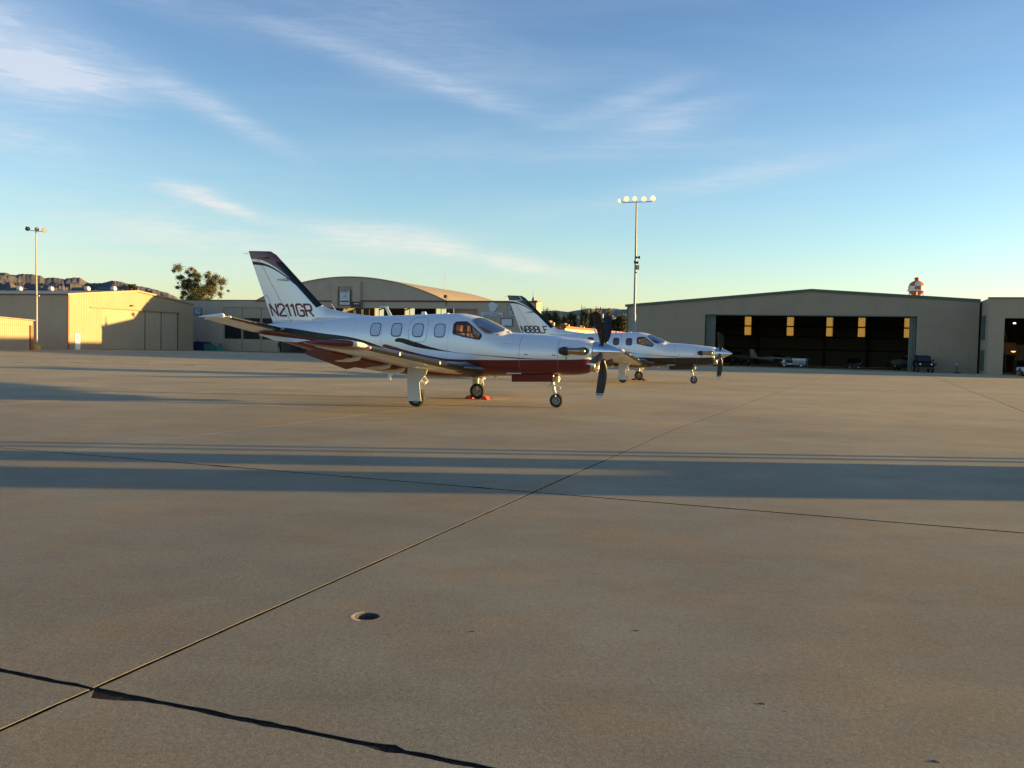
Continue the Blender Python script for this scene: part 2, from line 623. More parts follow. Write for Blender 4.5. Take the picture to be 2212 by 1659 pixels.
# scattered grit and leaf crumbs
deb = MB()
for (x, y), s in zip([(-.18, 4.66), (.71, 4.74), (1.12, 3.78), (1.63, 3.27)], (.009, .011, .011, .012)):
    deb.lathe([(0, s), (.002, s * .8), (.004, s * .2)], (x, y, 0), 'z', 6)
    deb.v = [(q[0] + (.0 if k < len(deb.v) - 18 else (q[0] - x) * .9), q[1], q[2]) for k, q in enumerate(deb.v)]
for i in range(260):
    d = 3.0 + 30 * rs.random() ** 1.6
    x = (rs.random() * 1.3 - .65) * d
    s = rs.uniform(.001, .003) * (1 + d * .05)
    deb.lathe([(0, s), (s * .4, s * .6)], (x, d, 0), 'z', 5)
for i in range(16):
    d = rs.uniform(48, 62)
    x = rs.uniform(-.6, -.15) * d
    s = rs.uniform(.15, .45)
    deb.box(x - s, x + s, d - .06, d + .06, 0, .006)
o = obj('grit', deb, mat('grit_dark', (.10, .08, .06), .9, var=.5, vscale=20))
o['kind'] = 'stuff'
o['label'] = 'tiny dark grit and crumbs scattered over the concrete apron'


# ================================================================ mountains and hills
def ridge(name, prof, dist, depth, amp, m, foot, nx=800, ny=44):
    a0, a1 = prof[0][0], prof[-1][0]
    az_ = [p[0] for p in prof]
    ht = [p[1] for p in prof]
    mb = MB()
    vs, fs = [], []
    for i in range(nx + 1):
        a = a0 + (a1 - a0) * i / nx
        h = float(np.interp(a, az_, ht)) * dist + CAM_H
        for j in range(ny + 1):
            t = j / ny
            d = dist + depth * (t - .62)
            f = (t / .62) ** .8 if t < .62 else 1 - ((t - .62) / .38) * .35
            px_, py_ = d * math.sin(R(a)), d * math.cos(R(a))
            q = Vector((px_ / dist * 22, py_ / dist * 22, .5))
            r = 1 - 1.6 * abs(mnoise.fractal(q, .85, 2.1, 8))
            fade = 4 * t / .62 * (1 - t / .62) if t < .62 else 0
            z = h * f + amp * (r - .5) * fade * .9
            if t >= .5 and t <= .62:
                z += amp * .05 * mnoise.noise(Vector((a * 6, t * 9, 1)))
            vs.append((px_, py_, z if t > 0 else -5))
    for i in range(nx):
        for j in range(ny):
            k = i * (ny + 1) + j
            fs.append((k, k + ny + 1, k + ny + 2, k + 1))
    return struct(obj(name, mb.add(vs, fs), m, smooth='all'))


m_mt = mat('mountain_rock', (.115, .10, .09), .95)
_t = NT(m_mt.node_tree)
_p = _t.n.new('ShaderNodeNewGeometry').outputs['Position']
_f = _t.ramp(_t.noise(_t.mapping(_p, scale=(1, 1, 2.5)), .006, 7, .65), .44, .58)
_c = _t.mix(_f, (.070, .068, .080, 1), (.115, .098, .098, 1))
_t.l.new(_c, m_mt.node_tree.nodes['Principled BSDF'].inputs['Base Color'])
m_hill = mat('hill_scrub', (.17, .185, .15), .95, var=.4, vscale=.006)
LM = [(-44, .050), (-40, .055), (-36, .059), (-33, .056), (-31, .061), (-30.07, 0.0615), (-29.8, 0.0609), (-29.39, 0.0597), (-28.98, 0.0609), (-28.42, 0.0613), (-28.09, 0.06), (-27.9, 0.0581), (-27.48, 0.0589), (-26.85, 0.0582), (-26.61, 0.0598),
      (-26.08, 0.0606), (-25.84, 0.058), (-25.59, 0.0554), (-24.95, 0.0559), (-24.6, 0.0577), (-24.25, 0.059), (-23.85, 0.0579), (-23.59, 0.0567), (-23.08, 0.0552), (-22.41, 0.0533), (-21.79, 0.0504),
      (-21.27, 0.0484), (-20.84, 0.0443), (-20.53, 0.0406), (-19, .031), (-17, .024), (-15, .012)]
RH = [(-6, .022), (-3, .033), (0, .037), (1.94, 0.042), (2.29, 0.0424), (2.67, 0.0427), (3.02, 0.0419), (3.31, 0.0413), (3.61, 0.0414), (3.9, 0.0425), (4.33, 0.0442), (4.77, 0.0459), (5.2, 0.045), (5.78, 0.0454), (6.16, 0.0464), (6.51, 0.0459),
      (6.94, 0.0451), (7.26, 0.0457), (8.5, .047), (10, .043), (14, .034), (20, .03), (26, .012)]
ridge('mountains', LM, 7000, 2600, 90, m_mt, 0)
ridge('hills', RH, 3400, 1500, 34, m_hill, 0, nx=320)

# ================================================================ buildings
M_TAN = mat('tan_siding', (.42, .34, .23), .55, var=.06, vscale=.5)
M_TANL = mat('pale_tan_siding', (.30, .232, .145), .55, var=.06, vscale=.6)
M_STUC = mat('tan_stucco', (.47, .385, .285), .9, var=.08, vscale=.7, bump=.3, bscale=20)
M_ROOF = mat('tan_roof', (.34, .27, .19), .8, var=.08, vscale=.6)
M_RUST = mat('rust_trim', (.30, .09, .035), .6, var=.2)
M_MAR = mat('maroon_trim', (.16, .035, .03), .6)
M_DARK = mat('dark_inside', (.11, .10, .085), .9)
M_DKMET = mat('dark_metal', (.05, .05, .05), .5, .4)
M_GRN = mat('green_trim', (.075, .12, .085), .5)
M_GRN2 = mat('greenish_door', (.15, .17, .13), .6, var=.1)
M_WHT = mat('white_paint', (.75, .74, .70), .5, var=.03)
M_GALV = mat('galvanised', (.27, .27, .265), .55, .2, var=.1, vscale=6)
M_GLASSD = mat('dark_window', (.02, .022, .025), .12, spec=.6)

# ---- left corrugated hangar
LU, LV0, LV1, LPK = -84.6, 79.0, 100.3, 89.7


def lz(v):
    return 6.42 + (7.5 - 6.42) * (1 - abs(v - LPK) / (LV1 - LPK if v > LPK else LPK - LV0))


s = Site('corrugated_hangar', 'long pale yellow corrugated hangar with its sunlit gable wall half in shadow', 'hangar', LU, LV0)
s.part('gable_wall', ribbed((LU, LV0), (LU, 84.0), lambda a: 0, lambda a: lz(LV0 + a), (1, 0)), M_TANL)
s.part('gable_wall', ribbed((LU, 84.0), (LU, 97.3), lambda a: 5.12, lambda a: lz(84 + a), (1, 0)), M_TANL)
s.part('gable_wall', ribbed((LU, 97.3), (LU, LV1), lambda a: 0, lambda a: lz(97.3 + a), (1, 0)), M_TANL)
for a, b in ((84.02, 91.22), (91.36, 94.12), (94.26, 97.28)):
    s.part('sliding_door', ribbed((LU - .12, a), (LU - .12, b), lambda q: .05, lambda q: 5.12, (1, 0), .33, .02), mat('door_siding', (.34, .27, .18), .55, var=.06))
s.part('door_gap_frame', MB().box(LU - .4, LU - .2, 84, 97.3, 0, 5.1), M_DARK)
s.part('door_track', MB().box(LU, LU + .14, 82.2, 97.5, 5.06, 5.17), mat('track_steel', (.2, .17, .12), .6))
s.part('side_wall', ribbed((-150, LV0), (LU, LV0), lambda a: 0, lambda a: 6.38, (0, -1)), M_TAN)
s.part('rear_wall', MB().add([(-150, LV1, 0), (LU, LV1, 0), (LU, LV1, 6.4), (-150, LV1, 6.4)], [(0, 1, 2, 3)]), M_TAN)
s.part('corner_trim', MB().box(LU - .02, LU + .07, LV0 - .06, LV0 + .10, 0, 6.36), M_RUST)
s.part('roof', MB().prism([(-150, LV0 - .25, 6.43), (-150, LPK, 7.53), (-150, LPK, 7.65), (-150, LV0 - .25, 6.55)], (-LU * 0 + (150 + LU) + .2, 0, 0)), M_TANL)
s.part('roof', MB().prism([(-150, LPK, 7.53), (-150, LV1 + .25, 6.43), (-150, LV1 + .25, 6.55), (-150, LPK, 7.65)], ((150 + LU) + .2, 0, 0)), M_TANL)
s.part('gable_trim', MB().prism([(LU + .2, LV0 - .25, 6.36), (LU + .2, LPK, 7.46), (LU + .2, LV1 + .25, 6.36), (LU + .2, LV1 + .25, 6.56), (LU + .2, LPK, 7.66), (LU + .2, LV0 - .25, 6.56)], (.05, 0, 0)), M_TANL)
d = s.part('side_door', MB().box(LU + .02, LU + .07, 79.97, 80.71, 0.02, 1.92), M_WHT, label='small white steel door in the lit gable wall')
s.part('door_knob', MB().lathe([(0, .03), (.06, .035), (.09, .01)], (LU + .07, 80.1, 1.0), 'x', 8), M_DKMET, d)
s.part('notice', MB().box(LU + .072, LU + .08, 80.2, 80.45, 1.3, 1.55), M_DKMET, d)
f = s.part('wall_lamp', MB().box(LU + .04, LU + .35, 88.6, 88.9, 5.55, 5.72), M_DKMET)
for uc in (-110.2, -105.2, -101.6, -99.6, -93.3, -88.9):
    small = uc == -101.6
    if small:
        s.part('roof_vent', MB().lathe([(0, .16), (.3, .16), (.45, .22), (.55, .05)], (uc, LPK + .2, 7.5), 'z', 10), M_WHT)
    else:
        v = s.part('ridge_vent', MB().lathe([(-2.3, .26), (-.1, .26), (0, .2)], (uc + .35, LPK, 7.78), 'x', 12), mat('vent_dark', (.10, .10, .10), .7))
        s.part('vent_cap', MB().lathe([(0, .34), (.35, .34), (.5, .24), (.56, .05)], (uc + .3, LPK, 7.85), 'x', 14), M_WHT, v, smooth=True)  # tube end painted white for sunlight, tube itself dark for shade

# ---- low sunlit shed at the left edge
s = Site('hangar_shed', 'low yellow corrugated shed at the far left, lit above a shaded base', 'shed', -80, 70.1)
s.part('front_wall', ribbed((-80, 48), (-80, 69.75), lambda a: 0, lambda a: 2.62, (1, 0)), M_TANL)
s.part('header', ribbed((-79.9, 48), (-79.9, 70.1), lambda a: 2.62, lambda a: 3.10 + (22.1 - a) * .05, (1, 0)), M_TANL)
s.part('roof', MB().prism([(-96, 48, 4.2), (-79.7, 48, 4.2), (-79.7, 70.2, 3.12), (-96, 70.2, 3.12)], (0, 0, .08)), M_ROOF)
s.part('door_jamb', MB().box(-80.25, -79.85, 69.75, 70.1, 0, 2.62), M_RUST)
s.part('end_wall', MB().box(-96, -80.0, 69.95, 70.12, 0, 3.1), M_TAN)

# ---- arched hangar with flat front wings
CV = 105.5
s = Site('arched_hangar', 'wide tan stucco hangar with a shallow arched gable and maroon trim line', 'hangar', -89, CV)
CB = s
s.part('front_wall', MB().box(-104, -83.69, CV, CV + .35, 0, 7.27), M_STUC)
s.part('front_wall', MB().box(-83.69, -74.06, CV, CV + .35, 6.26, 7.27), M_STUC)
s.part('front_wall', MB().box(-74.06, -43.97, CV, CV + .35, 6.33, 7.27), M_STUC)
s.part('front_wall', MB().box(-43.97, -36.25, CV, CV + .35, 0, 7.36), M_STUC)
s.part('side_wall', MB().box(-36.25, -36.0, CV, CV + 1.9, 0, 7.36), mat('cream_stucco', (.42, .35, .24), .85, var=.05))
s.part('rear_wing_wall', MB().box(-48, -36.26, CV + 1.65, CV + 1.9, 0, 7.3), M_STUC)
s.part('parapet_cap', MB().box(-104, -78.2, CV - .08, CV + .45, 7.27, 7.37), mat('dark_cap', (.07, .06, .05), .7))
s.part('parapet_cap', MB().box(-78.2, -65.4, CV - .10, CV + .0, 7.15, 7.33), M_MAR)
s.part('parapet_cap', MB().box(-61.05, -35.9, CV - .10, CV + .45, 7.27 if 0 else 7.18, 7.38), M_MAR)
s.part('corner_cap', MB().box(-36.3, -35.9, CV - .1, CV + 2.0, 7.38, 7.46), mat('terracotta', (.34, .12, .05), .7))
# arched gable
ua, ub, um, zr, za = -78.07, -48.26, -63.16, 7.27, 10.55
rad = ((ub - ua) / 2) ** 2 / (2 * (za - zr)) + (za - zr) / 2


def arcz(u):
    return za - rad + math.sqrt(max(0, rad * rad - (u - um) ** 2))


ap = [(ua + (ub - ua) * i / 40) for i in range(41)]
s.part('arched_gable', MB().prism([(ua, CV, zr)] + [(u, CV, arcz(u)) for u in ap[1:-1]] + [(ub, CV, zr)], (0, .35, 0)), M_STUC)
rf = [[(u, v, arcz(u) + .06) for u in ap] + [(u, v, arcz(u) - .08) for u in ap[::-1]] for v in (CV + .02 - .12, CV + 26)]
s.part('arched_roof', MB().rings(rf), M_ROOF, smooth=True)
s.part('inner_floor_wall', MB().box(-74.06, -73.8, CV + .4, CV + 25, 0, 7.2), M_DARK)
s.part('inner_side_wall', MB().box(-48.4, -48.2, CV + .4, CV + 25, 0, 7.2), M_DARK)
bv = 131.0
panes = [(-73.2, -71.5), (-67.6, -65.8), (-61.9, -60.1), (-56.2, -54.5)]
s.part('wing_roof', MB().box(-104, -74.0, CV + .36, CV + 26, 6.75, 6.95), M_ROOF)
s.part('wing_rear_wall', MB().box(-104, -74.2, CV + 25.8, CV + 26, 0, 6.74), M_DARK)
s.part('wing_end_wall', MB().box(-104, -103.8, CV + .4, CV + 25.7, 0, 6.7), M_STUC)
bw = MB()
prev = -78.0
for a, b in panes:
    bw.box(prev, a, bv, bv + .2, 0, 8.2)
    bw.box(a, b, bv, bv + .2, 0, 3.0)
    prev = b
bw.box(prev, -48.2, bv, bv + .2, 0, 8.2)
s.part('rear_wall', bw, M_DARK)
for a, b in panes:
    w = s.part('rear_window', MB().box((a + b) / 2 - .06, (a + b) / 2 + .06, bv - .05, bv + .15, 3.0, 8.2), mat('ochre_frame', (.22, .14, .04), .6))
    s.part('frame_side', MB().box(a - .15, a, bv - .05, bv + .15, 3.0, 8.2), mat('ochre_frame', (.22, .14, .04), .6), w)
for a in (-72, -68, -64, -60, -56, -52):
    s.part('roof_truss', MB().tube([(a - 4, CV + 3, 6.2), (a, CV + 3, 7.6), (a + 3, CV + 3, 6.3)], .09, 6), mat('truss_wood', (.25, .17, .09), .8))
# three sliding door leaves with window bands
us = [-83.69, -80.45, -77.24, -74.06]
for i in range(3):
    a, b = us[i] + .04, us[i + 1] - .04
    dl = s.part('sliding_door', MB().box(a, b, CV + .12, CV + .2, .05, 1.78).box(a, b, CV + .12, CV + .2, 4.78, 6.22).box(a, a + .13, CV + .10, CV + .2, 1.78, 4.78).box(b - .13, b, CV + .10, CV + .2, 1.78, 4.78), mat('door_panel', (.42, .35, .25), .7, var=.05))
    n = 3
    for k in range(n):
        p = a + .13 + (b - a - .26) * k / n
        q = a + .13 + (b - a - .26) * (k + 1) / n
        s.part('window_pane', MB().box(p + .03, q - .03, CV + .15, CV + .17, 1.82, 4.74), M_GLASSD, dl)
    s.part('mullion', MB().box(a + .13 + (b - a - .26) / 3 - .03, a + .13 + (b - a - .26) / 3 + .03, CV + .12, CV + .19, 1.8, 4.76).box(a + .13 + (b - a - .26) * 2 / 3 - .03, a + .13 + (b - a - .26) * 2 / 3 + .03, CV + .12, CV + .19, 1.8, 4.76), M_DKMET, dl)
# portal round the tall sign
pv = CV - .35
s.part('sign_portal', MB().box(-65.4, -64.55, pv, CV - .005, 6.3, 9.2).box(-62.2, -61.05, pv, CV - .005, 7.2, 9.2).box(-65.4, -61.05, pv, CV - .005, 9.2, 9.85).box(-64.55, -62.2, pv + .22, CV - .005, 6.3, 9.2), M_STUC)
s.part('roof_light', MB().box(-76.35, -75.85, CV - .3, CV, 7.62, 8.05).box(-76.13, -76.07, CV - .1, CV + .1, 6.9, 7.65), M_DKMET)
s.part('roof_light', MB().box(-48.6, -48.2, CV - .45, CV - .1, 7.7, 8.1).box(-48.42, -48.36, CV - .12, CV - .04, 6.7, 7.75), M_DKMET)
am = Site('radio_antenna', 'thin whip antennas rising above the arched hangar roof', 'antenna', -48.8, 124)
am.part('mast', MB().tube([(-57.3, 124, 7.0), (-57.3, 124, 12.5)], [.05, .02], 6), M_GALV)
am.part('mast', MB().tube([(-56.6, 124, 7.0), (-56.6, 124, 10.6)], [.04, .02], 6), M_GALV)
am.part('mast', MB().tube([(-56.0, 124, 7.0), (-56.0, 124, 10.2)], [.04, .02], 6), M_GALV)
fin = s.part('chimney_finial', MB().lathe([(0, .2), (.25, .22), (.45, .08), (1.2, .05)], (-36.6, CV + .5, 7.4), 'z', 8), M_GALV)

# ---- signs on the arched hangar
M_SIGN = mat('sign_white', (.62, .64, .66), .5)
M_INK = mat('sign_ink', (.02, .03, .05), .6)


def sign(name, label, u0, u1, z0, z1, v, m, frame=None):
    s = Site(name, label, 'sign', (u0 + u1) / 2, v)
    s.part('board', MB().box(u0, u1, v - .06, v, z0, z1), m)
    if frame:
        w = .07
        s.part('frame', MB().box(u0 - w, u1 + w, v - .09, v, z1, z1 + w).box(u0 - w, u1 + w, v - .09, v, z0 - w, z0).box(u0 - w, u0, v - .09, v, z0, z1).box(u1, u1 + w, v - .09, v, z0, z1), frame)
    return s


sv = CV - .30
a = sign('wall_sign', 'tall white AVEX sign hung in the portal of the arched gable', -64.13, -62.6, 6.74, 8.78, pv - .02, M_SIGN, M_DKMET)
lv = pv - .083
a.part('lettering', fit_text('AVEX', -64.05, -62.7, 8.42, 8.72, lv, .03), M_INK)
a.part('lettering', fit_text('TBM', -63.6, -63.1, 7.82, 7.99, lv, .02), mat('ink_grey', (.12, .14, .17), .6))
for z, p, q in ((8.16, -63.5, -62.75), (8.25, -63.9, -62.8), (7.64, -64.0, -62.8), (7.70, -63.9, -62.8), (7.5, -63.4, -62.75), (6.98, -63.9, -62.85), (6.88, -63.8, -63.0)):
    a.part('print_line', MB().box(p, q, lv - .004, lv + .01, z, z + .025), mat('ink_pale', (.25, .28, .32), .6))
a.part('print_band', MB().box(-64.0, -62.75, lv - .004, lv + .01, 7.1, 7.3), mat('ink_navy', (.035, .05, .085), .6))
a = sign('wall_sign', 'small dark brown sign with a white emblem beside the tall white sign', -62.42, -60.87, 6.4, 7.16, pv + .12, mat('sign_brown', (.035, .025, .025), .5), mat('sign_edge', (.2, .17, .15), .6))
a.part('lettering', fit_text('TBM', -62.05, -61.2, 6.82, 6.98, pv + .055, .05), M_SIGN)
a.part('emblem', MB().prism([(-62.2, pv + .058, 6.98), (-61.6, pv + .058, 6.84), (-61.9, pv + .058, 6.92)], (0, -.012, 0)), M_SIGN)
mb = MB()
pts = []
for k in range(28):
    an = 2 * math.pi * k / 28
    rr_ = 1 + .13 * math.sin(3 * an + .6) + .08 * math.sin(5 * an)
    pts.append((-41.85 + .6 * rr_ * math.cos(an), CV - .02, 6.63 + .62 * rr_ * math.sin(an)))
mb.prism(pts, (0, -.08, 0))
o = obj('wall_plaque', MB(), None)
bpy.data.objects.remove(o)
a = Site('wall_plaque', 'white cut-out plaque high on the wall above the long service sign', 'plaque', -41.85, CV)
a.part('plate', mb, M_SIGN)
a = sign('wall_sign', 'long white service sign under the cut-out plaque', -43.47, -40.45, 5.31, 5.9, CV - .01, M_SIGN, mat('sign_edge2', (.35, .36, .38), .6))
a.part('lettering', fit_text('Systems Certified by', -43.0, -40.95, 5.63, 5.82, CV - .075, .01), mat('ink_blue', (.05, .06, .16), .6))
a.part('lettering', fit_text('CARDINAL AIR CENTER', -43.3, -40.6, 5.36, 5.55, CV - .075, .02), mat('ink_blue', (.05, .06, .16), .6))
a.part('rule', MB().box(-43.35, -40.55, CV - .082, CV - .07, 5.59, 5.605), mat('ink_blue', (.05, .06, .16), .6))
a = sign('wall_sign', 'nearly blank white framed sign low beside the second aeroplane fin', -40.65, -39.2, 4.15, 5.08, CV - .01, M_SIGN, M_DKMET)
a.part('lettering', fit_text('AIRPORT OFFICE', -40.2, -39.3, 4.2, 4.29, CV - .075, .01), M_INK)
a = sign('wall_sign', 'square pale sign with 7L lettering partly behind the fin', -39.75, -38.15, 5.45, 6.9, CV - .01, mat('sign_dull', (.42, .42, .40), .6), mat('sign_edge3', (.3, .3, .29), .6))
a.part('lettering', fit_text('7', -39.5, -39.0, 6.15, 6.75, CV - .075, .03), M_INK)
a.part('lettering', fit_text('L', -39.15, -38.8, 5.7, 6.3, CV - .075, .03), M_INK)
a = sign('wall_sign', 'small pale blue sign on the wall beside the corrugated hangar', -88.75, -87.6, 5.2, 6.1, CV - .01, mat('sign_paleblue', (.36, .42, .50), .6), M_DKMET)
for q0, q1, z0, z1 in ((-88.5, -88.3, 5.95, 6.02), (-88.2, -88.0, 5.95, 6.02), (-88.1, -87.75, 5.65, 5.75)):
    a.part('print_line', MB().box(q0, q1, CV - .08, CV - .06, z0, z1), mat('ink_blue', (.05, .06, .16), .6))

# ---- low annex with orange-red roof behind
s = Site('low_annex', 'long low cream annex with bright orange roof edge behind the aeroplanes', 'building', -36, 118)
s.part('side_wall', MB().box(-36.25, -36, 118, 156, 0, 4.32), mat('cream_wall', (.5, .42, .30), .8, var=.05))
s.part('front_wall', MB().box(-48, -36.26, 118, 118.3, 0, 4.32), M_MAR)
s.part('roof', MB().box(-48, -35.75, 117.8, 156.2, 4.34, 4.62), mat('orange_roof', (.42, .10, .04), .7, var=.1))
for a, b, v0, v1, z in ((-39.4, -38.7, 119.5, 120.6, .75), (-38.8, -38.0, 124.5, 125.6, .55), (-38.2, -37.5, 131, 132, .4)):
    u_ = Site('rooftop_cooler', {.75: 'largest boxy air conditioner on the orange roofed annex', .55: 'middle air conditioner drum on the orange roofed annex', .4: 'smallest air conditioner on the orange roofed annex'}[z], 'air conditioner', a, v0)
    u_.part('casing', MB().box(a, b, v0, v1, 4.64, 4.64 + z), mat('cooler_tan', (.22, .17, .12), .7))
    u_.part('fan_guard', MB().lathe([(0, .32), (.05, .32)], ((a + b) / 2, (v0 + v1) / 2, 4.64 + z), 'z', 12), M_DKMET)
    u_.part('duct', MB().box(b, b + .5, v0 + .2, v1 - .3, 4.64, 4.64 + z * .7), mat('duct_tan', (.34, .28, .2), .7))

# ---- big gabled hangar on the right
HV, HB = 97.9, 122.0
HL, HRt, HP = -22.6, 12.68, -3.09


def hz(u):
    return 6.45 + (8.18 - 6.45) * (u - HL) / (HP - HL) if u < HP else 8.18 - (8.18 - 7.16) * (u - HP) / (HRt - HP)


s = Site('gabled_hangar', 'big brown gabled hangar with green roof edge and wide open door', 'hangar', HL, HV)
RHs = s
m_rh = mat('brown_siding', (.36, .275, .19), .7, var=.06, vscale=.6)
s.part('front_wall', ribbed((HL, HV), (-13.95, HV), lambda a: 0, lambda a: hz(HL + a), (0, -1), .35, .006), m_rh)
s.part('front_wall', ribbed((-13.95, HV), (7.1, HV), lambda a: 5.6, lambda a: hz(-13.95 + a), (0, -1), .35, .006), m_rh)
s.part('front_wall', ribbed((7.1, HV), (HRt, HV), lambda a: 0, lambda a: hz(7.1 + a), (0, -1), .35, .006), m_rh)
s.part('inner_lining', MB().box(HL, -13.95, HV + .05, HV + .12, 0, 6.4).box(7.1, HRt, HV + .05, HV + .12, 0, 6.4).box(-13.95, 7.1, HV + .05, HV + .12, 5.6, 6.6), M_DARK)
for a0, a1 in ((HL - .25, HP), (HP, HRt + .05)):
    z0, z1 = hz(max(a0, HL)), hz(min(a1, HRt))
    s.part('roof_trim', MB().prism([(a0, HV - .14, z0 - .12), (a1, HV - .14, z1 - .12), (a1, HV - .14, z1 + .16), (a0, HV - .14, z0 + .16)], (0, .12, 0)), M_GRN)
    s.part('roof', MB().prism([(a0, HV, z0 + .02), (a1, HV, z1 + .02), (a1, HV, z1 + .14), (a0, HV, z0 + .14)], (0, HB - HV + .3, 0)), mat('green_roof', (.08, .11, .08), .6))
s.part('corner_trim', MB().box(HL - .06, HL + .1, HV - .05, HV + .05, 0, 6.3), M_GRN)
s.part('side_wall', MB().box(HL - .03, HL + .03, HV + .05, HB, 0, 6.4), m_rh)
s.part('side_wall', MB().box(HRt - .03, HRt + .03, HV + .13, HB, 0, 7.1), m_rh)
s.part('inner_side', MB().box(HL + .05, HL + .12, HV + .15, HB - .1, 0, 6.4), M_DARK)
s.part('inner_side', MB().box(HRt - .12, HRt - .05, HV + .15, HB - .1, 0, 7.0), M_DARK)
pan = [-11.7, -6.3, -1.47, 2.43, 7.85]
bw = MB()
bi = MB()
prev = HL
for c in pan:
    bw.box(prev, c - .44, HB, HB + .08, 0, hz(prev + .1) if prev < HP else hz(c))
    bw.box(c - .44, c + .44, HB, HB + .08, 0, 3.88).box(c - .44, c + .44, HB, HB + .08, 6.35, 7.0)
    prev = c + .44
bw.box(prev, HRt, HB, HB + .08, 0, 7.2)
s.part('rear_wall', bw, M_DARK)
m_tr = bpy.data.materials.new('translucent_panel')
m_tr.use_nodes = True
t = NT(m_tr.node_tree)
m_tr.node_tree.nodes.remove(m_tr.node_tree.nodes['Principled BSDF'])
tb = t.n.new('ShaderNodeBsdfTranslucent')
pw = t.sep(t.n.new('ShaderNodeNewGeometry').outputs['Position'])
rib_ = t.ramp(t.m('SINE', t.m('MULTIPLY', t.m('ADD', t.m('MULTIPLY', pw[0], math.cos(TA)), t.m('MULTIPLY', pw[1], -math.sin(TA))), 28)), -1, 1, .75, 1.0)
t.l.new(t.mix(1.0, (.46, .40, .26, 1), t.comb(rib_, rib_, rib_), 'MULTIPLY'), tb.inputs[0])
t.l.new(tb.outputs[0], m_tr.node_tree.nodes['Material Output'].inputs[0])
for c in pan:
    s.part('light_panel', MB().box(c - .44, c + .44, HB + .02, HB + .05, 3.88, 6.35), m_tr)
for z in (2.1, 3.75, 5.08, 6.4):
    s.part('girt', MB().box(HL + .2, HRt - .2, HB - .22, HB - .12, z - .09, z + .09), mat('girt_black', (.02, .02, .02), .8))
for c in (-17.5, -10.3, -2.0, 3.2, 9.8):
    s.part('column', MB().box(c - .16, c + .16, HB - .6, HB - .24, 0, 7), mat('girt_black', (.02, .02, .02), .8))
for a, b in ((-13.93, -13.4), (-13.38, -12.86), (6.42, 6.78), (6.80, 7.08)):
    s.part('stacked_door', ribbed((a, HV + .35), (b, HV + .35), lambda q: .02, lambda q: 5.55, (0, -1), .13, .03), M_GRN2)
s.part('door_head', MB().box(-13.95, 7.1, HV + .02, HV + .04, 5.5, 5.62), M_GRN)

# ---- flat-roofed building joining it on the right
s = Site('flat_roof_building', 'flat-roofed brown building with a tall dark doorway at the right edge', 'building', 13, 93.5)
m_fb = mat('brown_stucco', (.42, .325, .225), .9, var=.06, bump=.2)
s.part('front_wall', MB().box(13, 14.25, 93.5, 93.8, 0, 7.15).box(14.25, 24, 93.5, 93.8, 5.3, 7.15).box(24, 46, 93.5, 93.8, 0, 7.15), m_fb)
s.part('side_wall', MB().box(12.9, 13.0, 93.5, 110, 0, 7.15), m_fb)
s.part('roof_cap', MB().box(12.8, 46, 93.4, 93.9, 7.15, 7.25), M_GRN)
s.part('roof', MB().box(13, 46, 93.8, 118, 7.0, 7.14), mat('roof_grey', (.2, .2, .2), .8))
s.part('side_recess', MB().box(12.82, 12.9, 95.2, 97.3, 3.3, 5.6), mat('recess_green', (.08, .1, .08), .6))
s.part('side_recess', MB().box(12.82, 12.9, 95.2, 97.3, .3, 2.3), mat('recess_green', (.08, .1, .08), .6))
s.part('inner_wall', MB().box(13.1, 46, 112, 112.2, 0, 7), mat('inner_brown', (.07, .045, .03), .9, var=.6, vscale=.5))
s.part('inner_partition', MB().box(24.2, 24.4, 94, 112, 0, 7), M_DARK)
l_ = s.part('ceiling_lamp', MB().lathe([(0, .12), (.08, .14), (.16, .02)], (16.1, 100, 5.0), 'z', 10), mat('lamp_small', (1, .9, .7), .5, emit=(1, .8, .55), es=1.2))  # glowing bit added to imitate a warm reflection, no lamp known there
s.part('work_lamp', MB().lathe([(0, .1), (.06, .2), (.12, .22)], (16.6, 103, 2.2), 'z', 10), mat('lamp_amber', (1, .6, .2), .5, emit=(1, .5, .12), es=.9))  # amber glow added for the same imitated reflection
for i, (u, v, w, h, z) in enumerate(((15.6, 104, 1.4, 1.2, 2.0), (17.0, 104.5, 1.2, 1.6, 1.4), (15.2, 105, 1.0, .5, 3.9))):  # crates added to stand in for the brown reflection in the doorway
    c = Site('shelf_crate', ['pale box pile on a shelf inside the dark doorway', 'amber lit crate pile inside the dark doorway', 'top shelf carton inside the dark doorway'][i], 'crate', u, v)
    c.part('box', MB().box(u, u + w, v, v + .8, z, z + h), mat('crate_brown%d' % i, (.22 - .05 * i, .13, .07), .8, var=.4, vscale=2))
    c.part('shelf', MB().box(u - .1, u + w + .1, v - .1, v + .9, z - .08, z - .01).box(u - .1, u, v, v + .1, 0, z - .08).box(u + w, u + w + .1, v, v + .1, 0, z - .08), M_DKMET)

